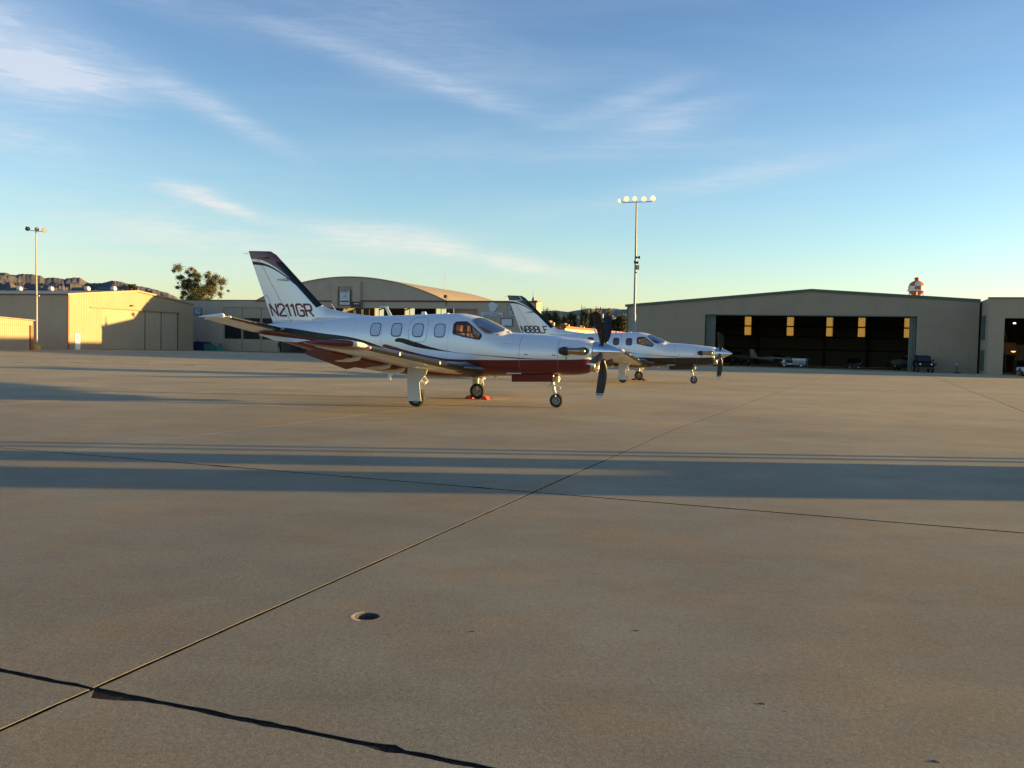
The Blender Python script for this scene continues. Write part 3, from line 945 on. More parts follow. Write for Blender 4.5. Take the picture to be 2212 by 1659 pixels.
# ---- water tower
wt = thing('water_tower', 'distant orange and white chequered water tower behind the gabled hangar', 'water tower', (181, 400, 0), R(8))
m_or = mat('tower_orange', (.50, .13, .04), .6)
obj('bowl', MB().lathe([(28.7, .6), (29.1, 1.6), (29.9, 2.7), (31.0, 3.4)], (0, 0, 0), 'z', 24), m_or, wt, smooth=True)
obj('balcony', MB().lathe([(30.95, 3.45), (30.95, 3.8), (31.5, 3.8), (31.5, 3.76), (31.05, 3.76), (31.05, 3.45)], (0, 0, 0), 'z', 24, cap=False), M_WHT, wt)
prof = [(31.05, 3.4), (33.1, 3.4), (34.4, 3.0), (35.3, 1.7), (35.6, .5)]
for k in range(8):
    for j in range(2):
        rr2 = []
        for a, r_ in (prof[0:2] if j == 0 else prof[1:4]):
            rr2.append([(r_ * math.cos(2 * math.pi * (k + i / 4) / 8), r_ * math.sin(2 * math.pi * (k + i / 4) / 8), a) for i in range(5)])
        obj('tank_panel', MB().rings(rr2, cap=False, closed=False), m_or if (k + j) % 2 else M_WHT, wt, smooth='all')
obj('tank_cap', MB().lathe([(35.2, 1.75), (35.7, .9), (36.1, .75), (36.2, 1.05), (37.0, 1.05), (37.2, .2)], (0, 0, 0), 'z', 16), m_or, wt, smooth=True)
for k in range(6):
    a = math.pi * k / 3
    obj('leg', MB().tube([(4.4 * math.cos(a), 4.4 * math.sin(a), 0), (3.3 * math.cos(a), 3.3 * math.sin(a), 30.8)], .2, 8), M_WHT, wt)
obj('riser_pipe', MB().tube([(0, 0, 0), (0, 0, 28.9)], .5, 10), m_or, wt)


# ================================================================ floodlight masts
def flood(name, parent, loc, aim, r, lit):
    """bell shaped flood head, lens facing aim"""
    aim = Vector(aim).normalized()
    q = aim.to_track_quat('Z', 'Y').to_matrix()
    def tr(mb):
        mb.v = [tuple(q @ Vector(p) + Vector(loc)) for p in mb.v]
        return mb
    h = obj(name, tr(MB().lathe([(-r * 1.25, r * .3), (-r * .7, r * .36), (-r * .45, r * .75), (0, r), (r * .08, r)], (0, 0, 0), 'z', 16, cap=False).lathe([(-r * 1.5, r * .38), (-r * 1.2, r * .38)], (0, 0, 0), 'z', 10)), M_DKMET, parent, smooth=True)
    obj('lens', tr(MB().lathe([(-.02, r * .97), (0, r * .97), (r * .12, r * .6)], (0, 0, 0), 'z', 16)), lit, h, smooth=True)
    return h


m_lit = mat('lamp_lit', (1, .9, .7), .5, emit=(1, .60, .24), es=.60)
m_unlit = mat('lamp_glass', (.55, .38, .22), .25, var=.5, vscale=9)
t1 = thing('floodlight_mast', 'tall steel mast with five lit floodlights rising behind the second aeroplane', 'light mast', (10.9, 80, 0))
obj('lower_pole', MB().tube([(0, 0, 0), (-.02, 0, 4.75)], [.17, .15], 12), mat('blue_steel', (.20, .25, .32), .5, .3), t1, smooth=True)
obj('upper_pole', MB().tube([(-.02, 0, 4.75), (-.05, 0, 9.5), (-.12, 0, 14.8)], [.11, .095, .06], 12), M_GALV, t1, smooth=True)
obj('crossbar', MB().tube([(-1.6, 0, 15.0), (-1.5, 0, 14.82), (-1.3, 0, 14.72), (-.1, 0, 14.78), (1.1, 0, 14.84), (1.3, 0, 14.9), (1.35, 0, 15.05)], .035, 6), M_DKMET, t1)
for x, z, aim, r_ in ((-1.66, 14.86, (-.8, -.9, -.5), .18), (-1.02, 15.03, (-.3, -1, -.18), .235), (-.28, 15.08, (-.05, -1, -.2), .21), (.55, 15.06, (.1, -1, -.18), .24), (1.35, 15.14, (.25, -1, -.15), .25)):
    flood('lamp_head', t1, (x, 0, z), aim, r_, m_lit)
obj('camera_bracket', MB().box(-.12, .25, -.1, .1, 9.8, 9.9).box(-.2, -.12, -.05, .05, 9.3, 9.55).box(-.1, .2, -.12, .12, 9.28, 9.48), M_DKMET, t1)
obj('horn_speaker', MB().lathe([(0, .06), (.2, .16)], (.12, 0, 9.85), 'x', 10), M_DKMET, t1)
obj('junction_box', MB().box(.06, .28, -.12, .1, 8.75, 9.15), mat('box_yellow', (.6, .5, .25), .5), t1)
obj('camera_dome', MB().lathe([(0, .03), (.06, .09), (.14, .07)], (.12, -.02, 8.42), 'z', 10), M_WHT, t1)
t2 = thing('floodlight_mast', 'slim left mast with three unlit floodlights and a yellow base barrel', 'light mast', (-52.65, 97.9, 0))
obj('pole', MB().tube([(0, 0, 0), (0, 0, 5), (-.08, 0, 13.05)], [.13, .11, .05], 10), M_GALV, t2, smooth=True)
obj('crossbar', MB().tube([(-.85, 0, 13.2), (-.7, 0, 13.08), (0, 0, 13.04), (.5, 0, 12.98), (.65, 0, 13.1)], .035, 6), M_DKMET, t2)
for x, z, aim, r_ in ((-1.0, 13.28, (-.25, 1, -.3), .26), (.02, 13.24, (.2, -1, -.1), .24), (.8, 13.12, (.55, -.8, -.35), .24)):
    flood('lamp_head', t2, (x, 0, z), aim, r_, m_unlit)
obj('base_barrel', MB().lathe([(0, .42), (.25, .44), (.5, .42), (.58, .4)], (.05, -.1, 0), 'z', 16), mat('barrel_yellow', (.5, .34, .05), .6, var=.2), t2, smooth=True)
obj('bracket_light', MB().box(.05, .3, -.06, .06, 5.9, 6.0), M_WHT, t2)

# ---- utility pole
up = thing('utility_pole', 'wooden utility pole with one crossarm among the right hand trees', 'utility pole', (15.45, 158, 0))
obj('pole', MB().tube([(0, 0, 0), (0, 0, 9.0)], [.16, .11], 8), mat('pole_wood', (.14, .1, .07), .9), up)
obj('crossarm', MB().box(-1.0, 1.0, -.07, .07, 8.6, 8.75), mat('pole_wood', (.14, .1, .07), .9), up)
for x in (-.9, -.45, .45, .9):
    obj('insulator', MB().lathe([(0, .05), (.12, .06), (.18, .02)], (x, 0, 8.75), 'z', 8), M_GALV, up)
obj('transformer', MB().lathe([(7.1, .22), (7.8, .22), (7.85, .1)], (.35, 0, 0), 'z', 10), M_GALV, up)

# ================================================================ trees
rn = np.random.RandomState(5)


def leaf_mesh(clumps, n, size, flat=.75):
    """clumps: (x, y, z, rx, ry, rz); many small leaf cards through the volume of each clump, denser to the rim"""
    vol = np.array([c[3] * c[4] * c[5] for c in clumps]) ** (2 / 3)
    cnt = np.maximum(12, (n * vol / vol.sum())).astype(int)
    V, F = [], []
    base = 0
    for c, k in zip(clumps, cnt):
        d = rn.normal(size=(k, 3))
        d /= np.linalg.norm(d, axis=1)[:, None]
        rad = np.minimum(1.35, np.abs(rn.normal(size=(k, 1))) * .48 + .12 * rn.uniform(size=(k, 1)))
        p = np.array(c[:3]) + d * rad * np.array(c[3:6])
        a = rn.normal(size=(k, 3))
        a /= np.linalg.norm(a, axis=1)[:, None]
        b = np.cross(a, rn.normal(size=(k, 3)))
        b /= np.linalg.norm(b, axis=1)[:, None]
        s_ = size * rn.uniform(.55, 1.25, size=(k, 1))
        q = np.stack([p - a * s_, p + b * s_ * flat * .6, p + a * s_, p - b * s_ * flat * .6], 1).reshape(-1, 3)
        V.append(q)
        F.append(np.arange(k * 4).reshape(-1, 4) + base)
        base += k * 4
    mb = MB()
    mb.v = [tuple(q) for q in np.concatenate(V).tolist()]
    mb.f = [tuple(q) for q in np.concatenate(F).tolist()]
    return mb


def leaf_mat(name, a, b, sc_=.8):
    m = bpy.data.materials.new(name)
    m.use_nodes = True
    t = NT(m.node_tree)
    bs = m.node_tree.nodes['Principled BSDF']
    pos = t.n.new('ShaderNodeNewGeometry').outputs['Position']
    f = t.ramp(t.noise(pos, sc_, 3, .6), .35, .65)
    c = t.mix(f, (*a, 1), (*b, 1))
    t.l.new(c, bs.inputs['Base Color'])
    bs.inputs['Roughness'].default_value = .65
    tr = t.n.new('ShaderNodeBsdfTranslucent')
    t.l.new(c, tr.inputs[0])
    mx = t.n.new('ShaderNodeMixShader')
    mx.inputs[0].default_value = .42
    t.l.new(bs.outputs[0], mx.inputs[1])
    t.l.new(tr.outputs[0], mx.inputs[2])
    t.l.new(mx.outputs[0], m.node_tree.nodes['Material Output'].inputs[0])
    return m


ML1 = leaf_mat('gum_leaves', (.12, .125, .05), (.20, .17, .075))
ML2 = leaf_mat('dark_leaves', (.05, .065, .03), (.09, .10, .045))
ML3 = leaf_mat('olive_leaves', (.075, .085, .035), (.13, .12, .055))
ML4 = leaf_mat('rusty_leaves', (.15, .09, .035), (.09, .085, .035))  # orange sunlight painted into the leaf colour
M_BARK = mat('bark', (.16, .12, .08), .9, var=.3, vscale=3)
M_BARK2 = mat('pale_bark', (.3, .25, .19), .9, var=.3, vscale=2)

lump = [(330, 270, 125), (190, 225, 55), (190, 380, 60), (640, 270, 75), (590, 390, 75), (660, 500, 70), (810, 330, 50), (840, 480, 105), (1030, 520, 75), (1000, 650, 120), (1430, 420, 60), (1240, 510, 100), (1600, 560, 110), (1880, 720, 130),
        (1370, 700, 160), (1480, 850, 150), (300, 610, 70), (440, 590, 85), (440, 720, 70), (640, 720, 120), (470, 880, 105), (300, 950, 65), (620, 900, 135), (900, 960, 150), (1100, 1050, 140), (1250, 960, 90), (1500, 1050, 150), (1650, 1120, 80),
        (820, 1150, 140), (550, 1150, 105), (520, 1300, 70), (1050, 1300, 160), (1320, 1330, 85), (1970, 1010, 42), (1870, 1250, 42), (1780, 930, 60), (1550, 1200, 60), (900, 820, 55), (230, 780, 32), (330, 820, 45), (760, 1330, 150), (1200, 1420, 150), (900, 1480, 180), (720, 900, 190), (1150, 1100, 200), (1420, 950, 180)]
KX = .00513


def gx(zx):
    return (zx - 1060) * KX


def gz(zy):
    return 8.55 + (1390 - zy) * KX


cl_ = [(gx(a), rn.uniform(-1.6, 1.6), gz(b), r_ * KX * 1.5, r_ * KX * 1.7, r_ * KX * 1.35) for a, b, r_ in lump]
tr_ = thing('eucalyptus_tree', 'tall open-crowned eucalyptus behind the building between hangar and fin', 'tree', (-56.5, 160, 0))
obj('crown', leaf_mesh(cl_, 50000, .125), ML1, tr_)
tk = MB().tube([(.3, 0, 0), (.2, 0, 4), (0, .1, 7.5), (-.6, .1, 10)], [.42, .34, .25, .1], 10)
for c in cl_[::2]:
    st = Vector((random.uniform(-.3, .3), 0, random.uniform(6.2, 8.8)))
    e = Vector(c[:3])
    md = st.lerp(e, .5) + Vector((0, 0, -.5))
    tk.tube([st, md, e], [.10, .06, .02], 5)
obj('trunk', tk, M_BARK2, tr_, smooth=True)

# palm beyond the left hangar
pt = thing('palm_tree', 'dark fan palm head showing above the corrugated hangar roof', 'palm', (-81.9, 190, 0))
pm = MB()
for k in range(70):
    a = random.uniform(0, 2 * math.pi)
    e = random.uniform(-.5, 1.3)
    L = random.uniform(1.2, 1.8)
    d_ = Vector((math.cos(a) * math.cos(e), math.sin(a) * math.cos(e), math.sin(e)))
    sd_ = d_.cross(Vector((0, 0, 1))).normalized()
    o_ = Vector((0, 0, 12.0))
    tip = o_ + d_ * L + Vector((0, 0, -.35 * L * L * .3))
    mid = o_ + d_ * L * .6
    for w_ in (-.45, -.15, .15, .45):
        pm.add([o_ + d_ * .3, mid + sd_ * (w_ + .1), tip + sd_ * w_ * 1.2, mid + sd_ * (w_ - .1)], [(0, 1, 2, 3)])
obj('crown', pm, ML2, pt)
obj('trunk', MB().tube([(0, 0, 0), (0, 0, 12.1)], [.3, .22], 8), M_BARK, pt)

KT = .0087


def rt(kind, zx, top, w, label, m, d=170):
    sc_ = d / 170
    x = (5.66 + (zx - 180) * KT) * sc_
    zt = CAM_H + (752 + (zx * .098 + 1152 - 1106) * .0235 - 643.8 - top * .098) * .0889 * sc_
    w = w * KT * sc_ * (1.0 if kind == 'cypress' else 1.35)
    if kind == 'cypress':
        t = thing('cypress_tree', label, 'tree', (x, d, 0), 0, 'cypresses beyond the apron')
        cl = [(random.uniform(-.05, .05), 0, 1 + (zt - 2.0) * i / 9, w * 1.15 * (1 - .85 * (i / 9) ** 1.3), w * 1.15 * (1 - .85 * (i / 9) ** 1.3), (zt) / 9) for i in range(10)]
        obj('crown', leaf_mesh(cl, 3600, .17), m, t)
        obj('trunk', MB().tube([(0, 0, 0), (0, 0, zt * .8)], [.14, .04], 6), M_BARK, t)
    else:
        t = thing('broadleaf_tree', label, 'tree', (x, d, 0), 0, 'broadleaf trees beyond the apron')
        cl = []
        for i in range(22):
            f = random.random()
            cl.append((random.uniform(-.5, .5) * w * (1.15 - .6 * f), random.uniform(-.5, .5) * w, zt * (.3 + .62 * f), w * random.uniform(.32, .5), w * .45, zt * random.uniform(.10, .16)))
        obj('crown', leaf_mesh(cl, 6500, .2), m, t)
        tk = MB().tube([(0, 0, 0), (0, 0, zt * .6)], [.22, .08], 6)
        for c in cl[::3]:
            tk.tube([(0, 0, zt * .3), c[:3]], [.08, .02], 5)
        obj('trunk', tk, M_BARK, t)
    return t


rt('cypress', 185, 215, 34, 'cypress spire close behind the lit corner of the arched hangar', ML2)
rt('cypress', 735, 350, 44, 'short cypress behind the annex air conditioners', ML2)
rt('cypress', 1020, 170, 60, 'tallest thin cypress midway along the tree row', ML2)
rt('cypress', 1225, 205, 66, 'bushy cypress right beside the tallest thin one', ML3)
rt('broad', 300, 285, 150, 'dark round tree seen through the gap behind the second fin', ML2)
rt('broad', 440, 300, 120, 'dense dark tree left of the small gap in the row', ML3)
rt('broad', 640, 440, 150, 'low olive bush-like tree above the annex roof', ML3)
rt('broad', 830, 345, 160, 'dark broad tree left of the tallest cypress', ML2, 176)
rt('broad', 1110, 290, 130, 'dark tree between the two middle cypresses', ML2, 176)
rt('broad', 1300, 265, 150, 'big dark tree behind the upper propeller blades', ML3)
rt('broad', 1610, 285, 130, 'rust tinged tree just right of the raised propeller blade', ML4)
rt('broad', 1745, 420, 110, 'low green tree between the two raised propeller blades', ML2)
rt('broad', 1880, 355, 130, 'rusty topped tree left of the gabled hangar corner', ML4)
rt('broad', 2010, 425, 120, 'olive tree half hidden by the gabled hangar corner', ML3)
rt('broad', 540, 330, 110, 'small dark tree right of the gap in the row', ML2, 182)
rt('broad', 1450, 370, 130, 'dark tree below the utility pole crossarm', ML2, 182)
hd = MB()
cl = [(x_, 178 + random.uniform(-3, 3), 1.6, 1.6, 1.5, 1.9) for x_ in np.arange(3, 26, .9)]
o = obj('hedge', leaf_mesh(cl, 7000, .24), ML2)
tag(o, 'low dark continuous hedge at the foot of the tree row', 'hedge')
# behind the arched hangar: a palm seen through its rear windows

# ================================================================ turboprop aeroplanes
ST = np.array([
    (.96, 1.71, 1.02, .30, 1.42, 2.1), (.90, 1.74, .955, .36, 1.38, 2.15), (.75, 1.76, .885, .43, 1.35, 2.2), (.45, 1.785, .848, .50, 1.33, 2.25), (0, 1.832, .83, .55, 1.33, 2.3),
    (-.5, 1.868, .80, .585, 1.33, 2.3), (-1.0, 1.888, .78, .615, 1.33, 2.3), (-1.25, 1.905, .772, .63, 1.34, 2.3), (-1.45, 2.005, .765, .64, 1.36, 2.3), (-1.7, 2.125, .757, .65, 1.4, 2.35),
    (-2.0, 2.25, .748, .655, 1.45, 2.4), (-2.33, 2.335, .74, .66, 1.48, 2.45), (-2.67, 2.378, .735, .66, 1.5, 2.5), (-3.1, 2.368, .73, .66, 1.5, 2.5), (-4.0, 2.332, .73, .66, 1.5, 2.5),
    (-4.8, 2.298, .765, .645, 1.5, 2.5), (-5.5, 2.275, .90, .60, 1.53, 2.4), (-6.3, 2.22, 1.07, .52, 1.6, 2.3), (-7.0, 2.165, 1.235, .43, 1.68, 2.2), (-7.9, 2.09, 1.45, .31, 1.76, 2.1), (-8.6, 2.03, 1.62, .19, 1.82, 2.0), (-9.05, 1.95, 1.76, .07, 1.86, 2.0)])[::-1]


def pchip(xs, ys):
    h = np.diff(xs)
    d = np.diff(ys) / h
    m = np.zeros(len(xs))
    m[0], m[-1] = d[0], d[-1]
    for i in range(1, len(xs) - 1):
        if d[i - 1] * d[i] > 0:
            w1, w2 = 2 * h[i] + h[i - 1], h[i] + 2 * h[i - 1]
            m[i] = (w1 + w2) / (w1 / d[i - 1] + w2 / d[i])

    def g_(x):
        x = min(max(x, xs[0]), xs[-1])
        i = min(max(int(np.searchsorted(xs, x)) - 1, 0), len(xs) - 2)
        t = (x - xs[i]) / h[i]
        return float((2 * t ** 3 - 3 * t * t + 1) * ys[i] + (t ** 3 - 2 * t * t + t) * h[i] * m[i] + (3 * t * t - 2 * t ** 3) * ys[i + 1] + (t ** 3 - t * t) * h[i] * m[i + 1])
    return g_


FG = [pchip(ST[:, 0], ST[:, k]) for k in range(1, 6)]
_fc = {}


def fparm(x):
    k = round(x, 4)
    if k not in _fc:
        _fc[k] = [q(x) for q in FG]
    return _fc[k]


def FS(x, th, off=0):
    zt, zb, hw, zc, n = fparm(x)
    c, s_ = math.cos(th), math.sin(th)
    hw, zt, zb = hw + off, zt + off, zb - off
    return (x, hw * math.copysign(abs(c) ** (2 / n), c), zc + ((zt - zc) if s_ > 0 else (zc - zb)) * math.copysign(abs(s_) ** (2 / n), s_))


def th_z(x, z):
    """angle on the starboard side at height z"""
    zt, zb, hw, zc, n = fparm(x)
    q = (z - zc) / ((zt - zc) if z > zc else (zc - zb))
    q = max(-1, min(1, q))
    return math.pi - math.asin(math.copysign(abs(q) ** (n / 2), q))


SIDEWIN = [(-2.60, 2.135), (-2.322, 2.148), (-2.083, 1.988), (-1.885, 1.835), (-1.875, 1.78), (-1.913, 1.705), (-1.985, 1.70), (-2.298, 1.752), (-2.607, 1.812), (-2.645, 1.85), (-2.65, 2.08)]
WSHIELD = [(-2.211, 127), (-2.203, 117), (-2.10, 98), (-2.02, 92.3), (-1.7, 92.3), (-1.39, 92.3), (-1.348, 112), (-1.40, 123), (-1.472, 132), (-1.651, 144.8), (-1.76, 147.7), (-1.862, 146), (-2.004, 140.5), (-2.12, 133.5)]
WS2 = [(x, R(t)) for x, t in WSHIELD]
SW2 = [(x, th_z(x, z)) for x, z in SIDEWIN]


def inpoly(p, poly):
    r_ = False
    j = len(poly) - 1
    for i in range(len(poly)):
        if (poly[i][1] > p[1]) != (poly[j][1] > p[1]) and p[0] < (poly[j][0] - poly[i][0]) * (p[1] - poly[i][1]) / (poly[j][1] - poly[i][1]) + poly[i][0]:
            r_ = not r_
        j = i
    return r_


def fuselage_mesh():
    xs = list(np.linspace(.96, -1.2, 46)) + list(np.linspace(-1.22, -2.8, 80)) + list(np.linspace(-2.9, -9.05, 90))
    nth = 132
    mb = MB()
    rr = [[FS(x, 2 * math.pi * k / nth) for k in range(nth)] for x in xs]
    mb.v = [q for r_ in rr for q in r_]
    for i in range(len(xs) - 1):
        xm = (xs[i] + xs[i + 1]) / 2
        for k in range(nth):
            tm = 2 * math.pi * (k + .5) / nth
            if -2.8 < xm < -1.2:
                ts = tm if math.pi / 2 <= tm <= 3 * math.pi / 2 else (math.pi - tm if tm < math.pi / 2 else 3 * math.pi - tm)
                if inpoly((xm, ts), WS2) or inpoly((xm, ts), SW2):
                    continue
            mb.f.append((i * nth + k, i * nth + (k + 1) % nth, (i + 1) * nth + (k + 1) % nth, (i + 1) * nth + k))
    mb.f.append(tuple(range(nth))[::-1])
    mb.f.append(tuple(range((len(xs) - 1) * nth, len(xs) * nth)))
    return mb


def mirror_th(t, side):
    return t if side < 0 else math.pi - t


def resample(poly, step=.05):
    out = []
    n = len(poly)
    for i in range(n):
        a, b = poly[i], poly[(i + 1) % n]
        k = max(1, int(math.hypot(b[0] - a[0], (b[1] - a[1]) * .6) / step))
        out += [(a[0] + (b[0] - a[0]) * j / k, a[1] + (b[1] - a[1]) * j / k) for j in range(k)]
    return out


def panel(poly, side, s_in, s_out, off):
    """band (or full patch when s_in = 0) following the fuselage skin"""
    poly = resample(poly)
    cx = sum(p[0] for p in poly) / len(poly)
    ct = sum(p[1] for p in poly) / len(poly)
    ss = [s_out, s_in] if s_in > 0 else [s_out, s_out * .66, s_out * .33]
    rr = [[FS(cx + (p[0] - cx) * s_, mirror_th(ct + (p[1] - ct) * s_, side), off) for p in poly] for s_ in ss]
    mb = MB()
    mb.rings(rr, cap=False)
    if s_in == 0:
        n = len(poly)
        mb.v.append(FS(cx, mirror_th(ct, side), off))
        c = len(mb.v) - 1
        mb.f += [(2 * n + i, 2 * n + (i + 1) % n, c) for i in range(n)]
    return mb


def rrect(cx, cz, w, h, n=32, e=3.6):
    out = []
    for k in range(n):
        a = 2 * math.pi * k / n
        c, s_ = math.cos(a), math.sin(a)
        x = cx + w / 2 * math.copysign(abs(c) ** (2 / e), c)
        z = cz + h / 2 * math.copysign(abs(s_) ** (2 / e), s_)
        out.append((x, th_z(x, z)))
    return out


def seam(pts, w, side):
    """thin strip along a path of (x, z) points on the side skin"""
    mb = MB()
    vs, fs = [], []
    q = [Vector(FS(x, mirror_th(th_z(x, z), side), .0015)) for x, z in pts]
    for i, p in enumerate(q):
        t = (q[min(i + 1, len(q) - 1)] - q[max(i - 1, 0)]).normalized()
        s_ = t.cross(Vector((0, -1, .2))).normalized() * w
        vs += [tuple(p + s_), tuple(p - s_)]
    fs = [(2 * i, 2 * i + 1, 2 * i + 3, 2 * i + 2) for i in range(len(q) - 1)]
    return mb.add(vs, fs)


def paint(name, kind, red, blk, white):
    """glossy paint with the livery stripes placed by the aeroplane's own x / z coordinates"""
    m = bpy.data.materials.new(name)
    m.use_nodes = True
    t = NT(m.node_tree)
    b = m.node_tree.nodes['Principled BSDF']
    x, y, z = t.sep(t.coord())[:3]
    if kind == 'fuselage':
        tt = t.m('DIVIDE', t.m('ADD', x, 9.2), 10.4)

        def cv(pts):
            return t.m('MULTIPLY', t.curve(tt, [((px + 9.2) / 10.4, pz / 2.5) for px, pz in pts]), 2.5)
        M1 = cv([(-9.1, 1.80), (-8.35, 1.80), (-7.47, 1.705), (-6.7, 1.61), (-5.6, 1.50), (-4.9, 1.36), (-4.2, 1.1), (-3, .9), (1.0, .9)])
        T1 = cv([(-9.1, 1.93), (-8.05, 1.923), (-6.71, 1.79), (-5.6, 1.674), (-4.81, 1.483), (-4.3, 1.3), (-3.5, 1.0), (1, .9)])
        M2 = cv([(-9, 1.52), (-4.67, 1.52), (-4.34, 1.462), (-4.02, 1.381), (-3.256, 1.236), (-2.598, 1.172), (-1.733, 1.177), (-0.897, 1.199), (-0.397, 1.215), (.3, 1.235), (0.95, 1.268)])
        BU = cv([(-9, 1.70), (-4.1, 1.69), (-4.0, 1.672), (-3.705, 1.596), (-3.254, 1.472), (-2.589, 1.356), (-1.941, 1.309), (-0.896, 1.258), (0.041, 1.238), (1, 1.235)])
        BL = cv([(-9, 1.60), (-4.2, 1.585), (-3.929, 1.516), (-3.252, 1.368), (-2.59, 1.293), (-1.942, 1.259), (-0.897, 1.227), (0.039, 1.231), (1, 1.25)])
        gt = lambda a, c: t.m('GREATER_THAN', a, c)
        lt = lambda a, c: t.m('LESS_THAN', a, c)
        AND = lambda a, c: t.m('MULTIPLY', a, c)
        OR = lambda a, c: t.m('MAXIMUM', a, c)
        # rounded starts of the two swooshes
        e1 = t.m('ADD', -4.31, t.m('MULTIPLY', t.m('POWER', t.m('ABSOLUTE', t.m('SUBTRACT', z, 1.625)), 2), 22))
        black = AND(AND(lt(z, BU), gt(z, BL)), gt(x, e1))
        e2 = t.m('ADD', -4.68, t.m('MULTIPLY', t.m('POWER', t.m('ABSOLUTE', t.m('SUBTRACT', z, 1.475)), 2), 30))
        low2 = t.m('ADD', t.m('MULTIPLY', t.m('ADD', x, 4.68), -.35), 1.44)
        redm = OR(lt(z, M1), AND(AND(lt(z, M2), gt(x, e2)), gt(z, low2)))
        redm = OR(redm, AND(lt(z, M2), gt(x, -4.05)))
        blk2 = AND(AND(lt(z, T1), gt(z, M1)), lt(x, -4.4))
        c = t.mix(redm, (*white, 1), (*red, 1))
        dk = OR(black, blk2)
        c = t.mix(dk, c, (*blk, 1))
    else:
        tt = t.m('DIVIDE', t.m('ADD', x, 9.5), 2.0)

        def cv(pts):
            return t.m('ADD', t.m('MULTIPLY', t.curve(tt, [((px + 9.5) / 2.0, (pz - 2) / 2.5) for px, pz in pts]), 2.5), 2)
        F1 = cv([(-9.5, 3.90), (-9.306, 3.892), (-9.026, 3.874), (-8.81, 3.808), (-8.451, 3.641), (-8.183, 3.474), (-7.952, 3.307), (-7.6, 3.0)])
        F2 = cv([(-9.5, 3.82), (-9.26, 3.818), (-8.989, 3.79), (-8.719, 3.719), (-8.45, 3.603), (-8.183, 3.45), (-7.97, 3.318), (-7.6, 3.0)])
        F3 = cv([(-9.5, 3.72), (-9.232, 3.723), (-8.988, 3.706), (-8.718, 3.658), (-8.45, 3.551), (-8.182, 3.405), (-7.864, 3.20), (-7.6, 2.97)])
        gt = lambda a, c: t.m('GREATER_THAN', a, c)
        lt = lambda a, c: t.m('LESS_THAN', a, c)
        AND = lambda a, c: t.m('MULTIPLY', a, c)
        OR = lambda a, c: t.m('MAXIMUM', a, c)
        redm = AND(gt(z, F1), OR(lt(x, -7.9), gt(z, 3.35)))
        blm = AND(AND(lt(z, F2), gt(z, F3)), lt(x, -7.8))
        le = t.m('SUBTRACT', -6.95, t.m('MULTIPLY', t.m('SUBTRACT', z, 2.6), 1.076))
        boot = AND(AND(gt(x, t.m('SUBTRACT', le, .24)), gt(z, t.m('ADD', 2.47, t.m('MULTIPLY', t.m('ADD', x, 7.125), .50)))), lt(z, 3.8))
        c = t.mix(redm, (*white, 1), (*red, 1))
        c = t.mix(blm, c, (*blk, 1))
        dk = OR(blm, boot)
        c = t.mix(boot, c, (.008, .009, .016, 1))
    t.l.new(c, b.inputs['Base Color'])
    b.inputs['Roughness'].default_value = .32
    t.l.new(t.m('MULTIPLY_ADD', dk, -.45, .5), b.inputs['Coat Weight'])
    t.l.new(t.m('MULTIPLY_ADD', dk, -.25, .5), b.inputs['Specular IOR Level'])
    b.inputs['Coat Roughness'].default_value = .08
    t.l.new(t.m('MULTIPLY', t.m('SUBTRACT', 1.0, t.m('MAXIMUM', dk, redm)), .26), b.inputs['Metallic'])
    bn = t.n.new('ShaderNodeBump')
    bn.inputs['Strength'].default_value = .12
    bn.inputs['Distance'].default_value = .01
    t.l.new(t.noise(t.coord(), 3.0, 2, .5), bn.inputs['Height'])
    t.l.new(bn.outputs[0], b.inputs['Normal'])
    return m


def glass_mat(name, tint, refl):
    m = bpy.data.materials.new(name)
    m.use_nodes = True
    t = NT(m.node_tree)
    m.node_tree.nodes.remove(m.node_tree.nodes['Principled BSDF'])
    tr = t.n.new('ShaderNodeBsdfTransparent')
    tr.inputs[0].default_value = (*tint, 1)
    gl = t.n.new('ShaderNodeBsdfGlossy')
    gl.inputs['Roughness'].default_value = .03
    fr = t.n.new('ShaderNodeFresnel')
    fr.inputs[0].default_value = 1.5
    mx = t.n.new('ShaderNodeMixShader')
    t.l.new(t.m('MULTIPLY', fr.outputs[0], refl, clamp=True), mx.inputs[0])
    t.l.new(tr.outputs[0], mx.inputs[1])
    t.l.new(gl.outputs[0], mx.inputs[2])
    t.l.new(mx.outputs[0], m.node_tree.nodes['Material Output'].inputs[0])
    return m


def naca(xc, th):
    return 5 * th * (.2969 * math.sqrt(max(xc, 0)) - .126 * xc - .3516 * xc ** 2 + .2843 * xc ** 3 - .1036 * xc ** 4)


XC = [1, .9, .75, .6, .45, .33, .22, .13, .07, .035, .012, 0]


def foil_ring(le, te, y, z, th, off=0, lo=1.0, camber=.0, aft=0.0):
    """closed airfoil ring in the x-z plane at span y (x decreasing aft)"""
    c = le - te
    up, dn = [], []
    for q in XC:
        if q > lo:
            continue
        t = naca(q, th) * c + off
        x = le - q * c + (off if q < .02 else 0)
        zc_ = z + camber * c * 4 * q * (1 - q) - aft * q * c
        up.append((x, y, zc_ + t))
        dn.append((x, y, zc_ - t * .9))
    return up + dn[::-1][1:]


def LEx(y):
    return float(np.interp(y, [.4, .75, 1.05, 1.5, 6.5], [-1.98, -2.06, -2.19, -2.25, -2.17]))


def TEx(y):
    return float(np.interp(y, [.4, 6.5], [-4.17, -3.43]))


def WZ(y):
    return .955 + (y - .8) * .0962


def WT(y):
    return float(np.interp(y, [.4, .8, 6.5], [.175, .155, .115]))


